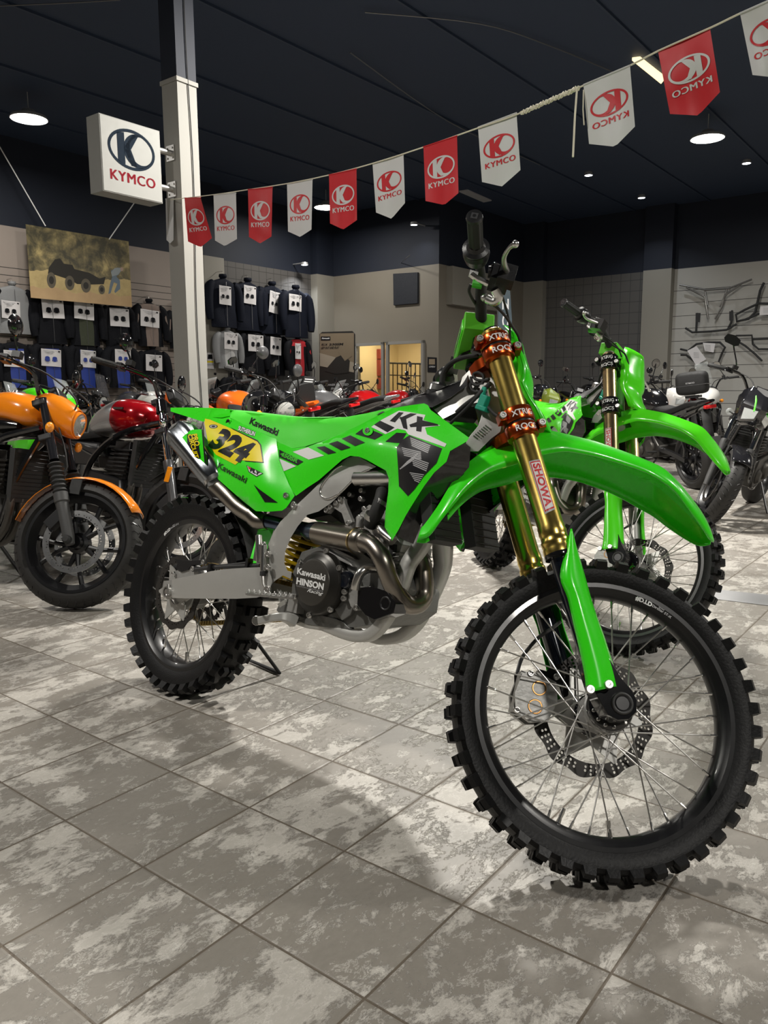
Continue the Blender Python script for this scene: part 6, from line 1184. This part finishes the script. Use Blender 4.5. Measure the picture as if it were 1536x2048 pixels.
# --- jackets on the walls
mat('j_black', (.006, .0065, .009), .75, bump=(60, .3), spec=.15); mat('j_navy', (.006, .008, .016), .75, bump=(60, .3), spec=.15); mat('j_blue', (.015, .04, .26), .6); mat('j_olive', (.035, .042, .022), .75); mat('j_taupe', (.20, .15, .125), .7, bump=(60, .3)); mat('j_grey', (.22, .225, .23), .6, bump=(60, .3)); mat('j_red', (.42, .015, .025), .6); mat('j_white', (.45, .45, .45), .6); mat('paper', (.66, .64, .64), .3); mat('j_orange', (.6, .08, .03), .5)
def jacket(x, y0, y1, main, acc, lab, sheet=None, ax='v', val=VL, slabel=None, yoke=None, wd=1.0, sleeve=None):
    wd *= 1.22
    jk = (.13, .34)[int(x/34) % 2]; P1 = pw(x, y0, ax, val-jk); n = W_ if ax == 'v' else U; a = U if ax == 'v' else -W_; P2 = pw(x, y1, ax, val-jk); H = P1.z-P2.z; W2 = H*.30*wd
    R3 = Matrix((a, n, Vector((0, 0, 1)))).transposed().to_4x4(); t = empty('riding_jacket', Matrix.Translation(Vector((P1.x, P1.y, P1.z))) @ R3); tag(t, lab, 'jacket', None)
    sc = [(0, .055, .04), (-.035, .085, .05), (-.07, .17*wd, .055), (-.13, .25*wd, .065), (-.30, .27*wd, .075), (-.60, .265*wd, .075), (-.86, .27*wd, .09), (-1.0, .275*wd, .085)]
    b = MB(main); rows = []; cr_ = crs([Vector(s) for s in sc], [0]*len(sc), 3)[0]
    for s in cr_: rows.append([Vector((H*s.y*math.cos(q)*(1+.03*math.sin(5*q+s.x*9)), H*s.z*math.sin(q)*(1+.10*math.sin(3*q+s.x*12)), H*s.x)) for q in [2*PI*k/24 for k in range(24)]])
    b.loft(rows, main, closed=True, cap=True)
    if acc:
        b.ms.append(acc); k = len(b.ms)-1
        for i, f in enumerate(b.f):
            c = sum((Vector(b.v[j]) for j in f), Vector())/len(f)
            if c.y < 0 and abs(c.x) < H*.15 and c.z < -H*.16: b.mi[i] = k
    if yoke:
        b.ms.append(yoke); k = len(b.ms)-1
        for i, f in enumerate(b.f):
            c = sum((Vector(b.v[j]) for j in f), Vector())/len(f)
            if c.y < .02 and -H*.22 < c.z < -H*.06: b.mi[i] = k
    b.tube([(0, -H*.098, -H*.1), (0, -H*.102, -H*.97)], H*.004, 'grey_paint', 5); b.build('jacket_body', t)
    for s in (-1, 1):
        q = MB(sleeve or main); q.tube([(s*H*.22*wd, 0, -H*.12), (s*H*.30*wd, 0, -H*.22), (s*H*.335*wd, -.01, -H*.45), (s*H*.34*wd, -.03, -H*.68), (s*H*.325*wd, -.04, -H*.86)], [H*.07, H*.10, H*.10, H*.088, H*.065], n=12, sm=3)
        if acc in ('j_red', 'j_taupe'): q.tube([(s*H*.31*wd, -.03, -H*.3), (s*H*.345*wd, -.045, -H*.6)], H*.06, acc, 10)
        q.build('sleeve', t)
    q = MB(main); q.lathe([(H*.07, .0), (H*.085, H*.03), (H*.075, H*.07), (H*.065, H*.06)], (0, 0, -H*.01), (0, 0, 1), main, 20); q.build('collar', t)
    hgr = MB('steel'); hgr.tube([(0, 0, H*.04), (0, 0, H*.10), (.012, .03, H*.125), (0, jk, H*.12)], .004, n=6); hgr.build('hanger_hook', t)
    if sheet:
        x0, ya, x1, yb, tl = sheet; f = MB('paper'); d = jk+H*.10; A_ = pw((x0+x1)/2, (ya+yb)/2, ax, val-d); B_ = pw(x1, (ya+yb)/2, ax, val-d); w2 = (B_-A_).length; h2 = w2*(yb-ya)/(x1-x0)*.97
        f.loft([[Vector((w2*(k/3-1), -.004-.02*((k-3)/3)**2*0+.01*math.sin(k*1.3+x), h2*(j/2-1))) for k in range(7)] for j in range(5)])
        def ic(cx, s_, m, o=.012):
            for pts in ([(-.5, .35), (-.2, .5), (.2, .5), (.5, .35), (.62, -.45), (.42, -.5), (.34, .1), (.34, -.6), (-.34, -.6), (-.34, .1), (-.42, -.5), (-.62, -.45)],):
                vs, fs = poly2([(cx*w2+p[0]*s_*w2, -.12*h2+p[1]*s_*w2) for p in pts]); f.add([Vector((v[0], -.004-o, v[1])) for v in vs], fs, m)
        im = {'b': 'j_blue', 'k': 'j_black', 'g': 'j_grey'}.get(lab and (slabel or 'k')[0], 'j_black')
        ic(-.42, .42, im); ic(.30, .42, im)
        for r_ in range(3): f.box((-.15*w2, -.013, h2*(.82-.14*r_)), (w2*(1.3-.35*r_), .002, h2*.05), 'grey_ink')
        f.box((.75*w2, -.013, h2*.80), (w2*.22, .002, h2*.14), 'ink'); f.build
        o = f.build('price_sheet', sol=0); o.matrix_basis = Matrix.Translation(A_) @ R3 @ Matrix.Rotation(tl, 4, 'Y'); tag(o, 'price sheet on the '+lab.replace(' hanging', '').replace('in the top row of', 'on top of').replace('in the second row of', 'on'), 'sheet', None)
    return t
q1 = lambda x, y: c1((x, y))
def J1(cx, ya, yb, main, acc, lab, sh=None, **k): x, y0 = c1((cx, ya)); _, y1 = c1((cx, yb)); s = (*c1(sh[:2]), *c1(sh[2:4]), sh[4]) if sh else None; jacket(x, y0, y1, main, acc, lab, s, **k)
def J3(cx, ya, yb, main, acc, lab, sh=None, **k): x, y0 = c3((cx, ya)); _, y1 = c3((cx, yb)); s = (*c3(sh[:2]), *c3(sh[2:4]), sh[4]) if sh else None; jacket(x, y0, y1, main, acc, lab, s, **k)
J1(70, 500, 790, 'j_grey', None, 'light grey jacket hanging highest at the left edge beside the banner', (8, 598, 118, 700, .04), sleeve='j_black', wd=1.05)
J1(290, 560, 850, 'j_black', None, 'all black jacket hanging under the left half of the banner', (248, 592, 375, 695, -.03))
J1(490, 575, 860, 'j_black', 'j_olive', 'black jacket with dark olive front hanging under the middle of the banner', (440, 605, 552, 700, .05))
J1(690, 610, 870, 'j_black', None, 'black jacket hanging under the right end of the banner', (652, 648, 763, 740, .0))
J1(880, 600, 865, 'j_black', 'j_taupe', 'black and taupe jacket hanging right of the banner', (832, 658, 938, 742, .05), yoke='j_taupe')
J1(1060, 640, 880, 'j_black', 'j_taupe', 'black jacket hanging half hidden behind the pillar', None)
J1(85, 830, 1110, 'j_black', 'j_blue', 'black and blue jacket hanging lowest at the left edge', (22, 890, 140, 985, .03), slabel='b')
J1(295, 830, 1110, 'j_black', 'j_blue', 'black jacket with wide blue front hanging lower, under the all black one', (243, 885, 362, 980, .05), slabel='b')
J1(500, 840, 1110, 'j_black', 'j_blue', 'black jacket with blue front hanging lower, under the olive one', (475, 893, 568, 985, .06), slabel='b')
J1(710, 850, 1110, 'j_black', 'j_blue', 'black and blue jacket hanging right in the lower row', (682, 890, 772, 972, .04), slabel='b')
J1(900, 875, 1130, 'j_black', None, 'plain black jacket hanging in the lower row beside the pillar', (862, 922, 955, 1003, .04))
for cx, lab, sh in ((125, 'black jacket hanging first in the top row of the dark grid wall', (105, 210, 172, 288, .03)), (262, 'black jacket hanging second in the top row of the dark grid wall', (240, 210, 308, 283, .05)), (395, 'black jacket hanging third in the top row of the dark grid wall', (380, 245, 435, 330, .12)), (525, 'large black jacket hanging last in the top row of the dark grid wall', (490, 258, 557, 320, .04))):
    J3(cx, 150+(cx-125)*.15, 425+(cx-125)*.14, 'j_navy', None, lab, sh, val=VL-.05, wd=1.0)
J3(150, 435, 650, 'j_grey', 'j_white', 'grey and white jacket hanging in the second row of the grid wall', (135, 465, 205, 535, .04), val=VL-.05, yoke='j_grey')
J3(290, 440, 680, 'j_black', None, 'black jacket hanging second in the lower row of the grid wall', (265, 478, 345, 545, .02), val=VL-.05)
J3(412, 455, 690, 'j_black', None, 'slim black jacket hanging beside the red one on the grid wall', (385, 492, 443, 562, .06), val=VL-.05, wd=.85)
J3(535, 480, 690, 'j_black', 'j_red', 'red and black jacket hanging at the end of the grid wall', (520, 525, 553, 585, .02), val=VL-.05, yoke='j_red')
for cx, lab in ((75, 'dark grey jacket hanging lowest beside the pilaster on the grid wall'), (180, 'black jacket hanging lowest behind the round mirror on the grid wall'), (300, 'dark jacket hanging lowest in the middle of the grid wall')): J3(cx, 685, 880, 'j_black', None, lab, val=VL-.05)
# --- posters and boards
def board(pts, ax, val, m, name, lab, cat, texts=(), shapes=(), th=.02):
    n = U if ax == 'u' else W_; b = MB(m); b.prism([pw(x, y, ax, val) for x, y in pts], n*th)
    for m2, pl, o in shapes: vs, fs = poly2(pl); lay(b, vs, fs, lambda x, y: pw(x, y, ax, val)-n*(.002+o), m2)
    for s, x0, y0, x1, y1, h, m2 in texts:
        vs, fs, wd = text2(s, .03); lay(b, [(x0+(x1-x0)*v[0]/wd+(.3*v[1]*h), y0+(y1-y0)*v[0]/wd-v[1]*h) for v in vs], fs, lambda x, y: pw(x, y, ax, val)-n*.006, m2)
    return tag(b.build(name), lab, cat)
mat('sepia', (.24, .19, .13), .4); mat('sepia_dark', (.03, .028, .025), .5); mat('sepia_light', (.38, .33, .26), .4)
board([(639, 668), (644, 664), (704, 662), (709, 668), (709, 792), (639, 792)], 'u', UO-.9, 'sepia_dark', 'poster_stand', 'tall standing poster of a motorcycle rider, left of the office window', 'poster',
      [('KLX', 643, 691, 655, 691, 4, 'ink'), ('230SM', 658, 691, 686, 690, 4, 'ink'), ('GET OUT AND PLAY', 642, 698, 678, 697, 4, 'ink'), ('POWER INJECTED', 650, 772, 697, 771, 4, 'grey_ink'), ('ENGINE', 662, 779, 684, 779, 4, 'grey_ink'), ('ELECTRIC START', 660, 786, 700, 785, 4, 'grey_ink'), ('Kawasaki', 644, 678, 659, 678, 3, 'white')],
      [('sepia', [(640, 667), (708, 666), (708, 735), (670, 742), (640, 720)], 0), ('sepia_light', [(640, 706), (708, 725), (708, 745), (640, 732)], .001), ('ink', [(642, 673), (661, 673), (661, 681), (642, 681)], .002), ('sepia_dark', [(655, 735), (672, 715), (688, 708), (700, 722), (698, 745), (672, 748), (650, 742)], .003), ('sepia', [(676, 702), (700, 698), (704, 712), (690, 722)], .0035)])
board([(855, 714), (873, 715), (873, 745), (855, 744)], 'u', UO-.01, 'ink', 'poster', 'small dark poster on the cream wall right of the office window', 'poster', [('OPEN', 858, 735, 870, 735, 3, 'grey_ink')], [('sepia', [(858, 718), (870, 718), (870, 729), (858, 729)], 0)])
board([(625, 727), (636, 727), (636, 765), (625, 764)], 'u', UO-.01, 'ink', 'poster', 'small dark poster partly behind the tall standing one', 'poster', (), [('sepia', [(627, 730), (634, 730), (634, 742), (627, 742)], 0)])
board([(412, 705), (428, 706), (428, 738), (413, 737)], 'v', VL-.235, 'paper', 'poster', 'small pale notice with a jacket picture on the pilaster beside the pillar', 'poster', (), [('j_black', [(416, 709), (424, 709), (425, 718), (415, 718)], 0), ('yellow', [(414, 722), (427, 722), (427, 725), (414, 725)], 0), ('grey_ink', [(414, 728), (427, 728), (427, 731), (414, 731)], 0)])
mat('teal_cloth', (.003, .018, .028), .6); b = MB('teal_cloth'); D_ = 9.0; P = [pd(x, y, D_) for x, y in ((1000, 576), (1020, 580), (1024, 640), (1022, 840), (1004, 840), (996, 640))]; b.prism(P, Vector((0, .02, 0))); vs, fs, wd = text2('Z C O', .03)
lay(b, vs, fs, lambda x, y: pd(1005+y*12, 596+x/wd*90, D_)-Vector((0, .004, 0)), 'grey_ink'); b.tube([pd(996, 600, D_+.02), Vector((pd(996, 840, D_).x, D_, 0))], .012, 'black_matte', 6); tag(b.build('feather_flag'), 'dark teal vertical feather flag standing behind the foreground handlebar', 'flag')
b = MB('black_matte'); b.prism([pd(x, y, 8.6) for x, y in ((609, 752), (631, 754), (625, 785), (602, 781))], Vector((0, .01, 0)))
for k in range(5): b.prism([pd(x, y, 8.58) for x, y in ((610-k*1.3, 757+k*4.5), (627-k*1.3, 758.5+k*4.5), (626.5-k*1.3, 760.5+k*4.5), (609.5-k*1.3, 759+k*4.5))], Vector((0, .002, 0)), 'white')
q = pd(611, 815, 8.61); b.tube([pd(613, 782, 8.61), q, Vector((q.x, q.y, 0))], .006, 'steel', 6); b.lathe([(.09, 0), (.09, .006), (0, .008)], Vector((q.x, q.y, 0)), (0, 0, 1), 'black_matte', 16); tag(b.build('show_card'), 'small black show card with white text on the orange sport motorcycle', 'card')
# --- crash bars and racks on the right slatwall
mat('rack_grey', (.20, .195, .185), .35, metal=.7)
def rack(paths, m, lab, r=.02, dv=.14, plates=(), name='luggage_rack'):
    b = MB(m); 
    for pth in paths: b.tube([pw(*c4(p), 'u', UR-dv-(.03 if k % 2 else 0)) for k, p in enumerate(pth)], r, m, 10, sm=1)
    for pl in plates: b.prism([pw(*c4(p), 'u', UR-dv-.04) for p in pl], U*.006, m)
    p0_ = pw(*c4(paths[0][len(paths[0])//2]), 'u', UR-dv); b.tube([p0_, p0_+U*dv], .008, 'steel', 6); return tag(b.build(name), lab, 'rack')
rack([[(1010, 208), (1170, 238), (1300, 230), (1440, 175)], [(1050, 222), (1160, 280), (1180, 410)], [(1160, 240), (1178, 330)], [(1290, 235), (1260, 340), (1220, 412)], [(1380, 200), (1280, 270), (1250, 340)]], 'rack_grey', 'grey tubular rack highest on the white slatwall', .018)
rack([[(1045, 465), (1085, 490), (1190, 485), (1290, 475), (1350, 440)], [(1115, 375), (1108, 488)], [(1322, 360), (1318, 430), (1295, 475)]], 'black_matte', 'low black two-armed rack on the slatwall under the grey one', .02, plates=[[(1105, 375), (1135, 375), (1130, 430), (1105, 430)], [(1305, 365), (1330, 365), (1328, 420), (1305, 420)]])
rack([[(1512, 195), (1490, 240), (1460, 370), (1420, 410), (1350, 425), (1345, 385), (1400, 355), (1480, 318), (1560, 320)], [(1400, 415), (1480, 380), (1560, 385)]], 'black_matte', 'black bent crash bar hanging upper right on the slatwall', .022)
rack([[(1345, 510), (1440, 508), (1445, 560), (1480, 590), (1560, 590)], [(1350, 540), (1400, 570), (1460, 620), (1500, 660)], [(1445, 532), (1560, 528)]], 'black_matte', 'black angular frame at the right edge of the slatwall below the crash bar', .018)
rack([[(1015, 590), (1060, 600), (1110, 560), (1180, 550), (1250, 550), (1280, 580), (1260, 620), (1240, 670), (1170, 685), (1100, 665), (1050, 625), (1015, 625)]], 'black_matte', 'black hexagonal crash bar with paper tags lowest on the slatwall', .02)
for pts, lab in (([(1055, 600), (1110, 572), (1168, 650), (1108, 688)], 'white paper tag on the left side of the lowest crash bar'), ([(1148, 552), (1222, 556), (1212, 610), (1160, 600)], 'white paper tag on the top of the lowest crash bar'), ([(1490, 335), (1560, 330), (1560, 385), (1485, 388)], 'framed paper card at the right edge on the slatwall')):
    b = MB('paper'); b.prism([pw(*c4(p), 'u', UR-.21) for p in pts], U*.004); c_ = Vector(pts[0]+(0,)).lerp(Vector(pts[2]+(0,)), .5)
    for k in range(4): b.prism([pw(*c4((c_.x+dx, c_.y-15+k*9+dy)), 'u', UR-.215) for dx, dy in ((-18, -1), (14, 1), (14, 4), (-18, 2))], U*.001, 'grey_ink')
    tag(b.build('paper_tag'), lab, 'tag')
# loose wires across the ceiling
for k, (pts, lab) in enumerate((([(0, 12), (140, 6), (240, 0)], 'thin wire along the ceiling in the top left corner'), ([(730, 25), (960, 48), (1100, 92), (1240, 150)], 'long sagging wire across the ceiling behind the string'), ([(700, 105), (900, 245), (1080, 330)], 'thin wire crossing the ceiling above the middle pennants'), ([(820, 480), (880, 440), (940, 510)], 'thin wire peak on the dark ceiling left of the grip'), ([(700, 452), (780, 470), (820, 482)], 'faint wire below the middle pennants'), ([(645, 565), (700, 572), (780, 540), (820, 510)], 'loose wire hanging over the office wall top'))):
    b = MB('grey_paint'); z = 4.46 if k != 5 else 3.4; b.tube([pz(x, y, z) for x, y in pts], .006, n=5, sm=5); tag(b.build('ceiling_wire'), lab, 'wire')
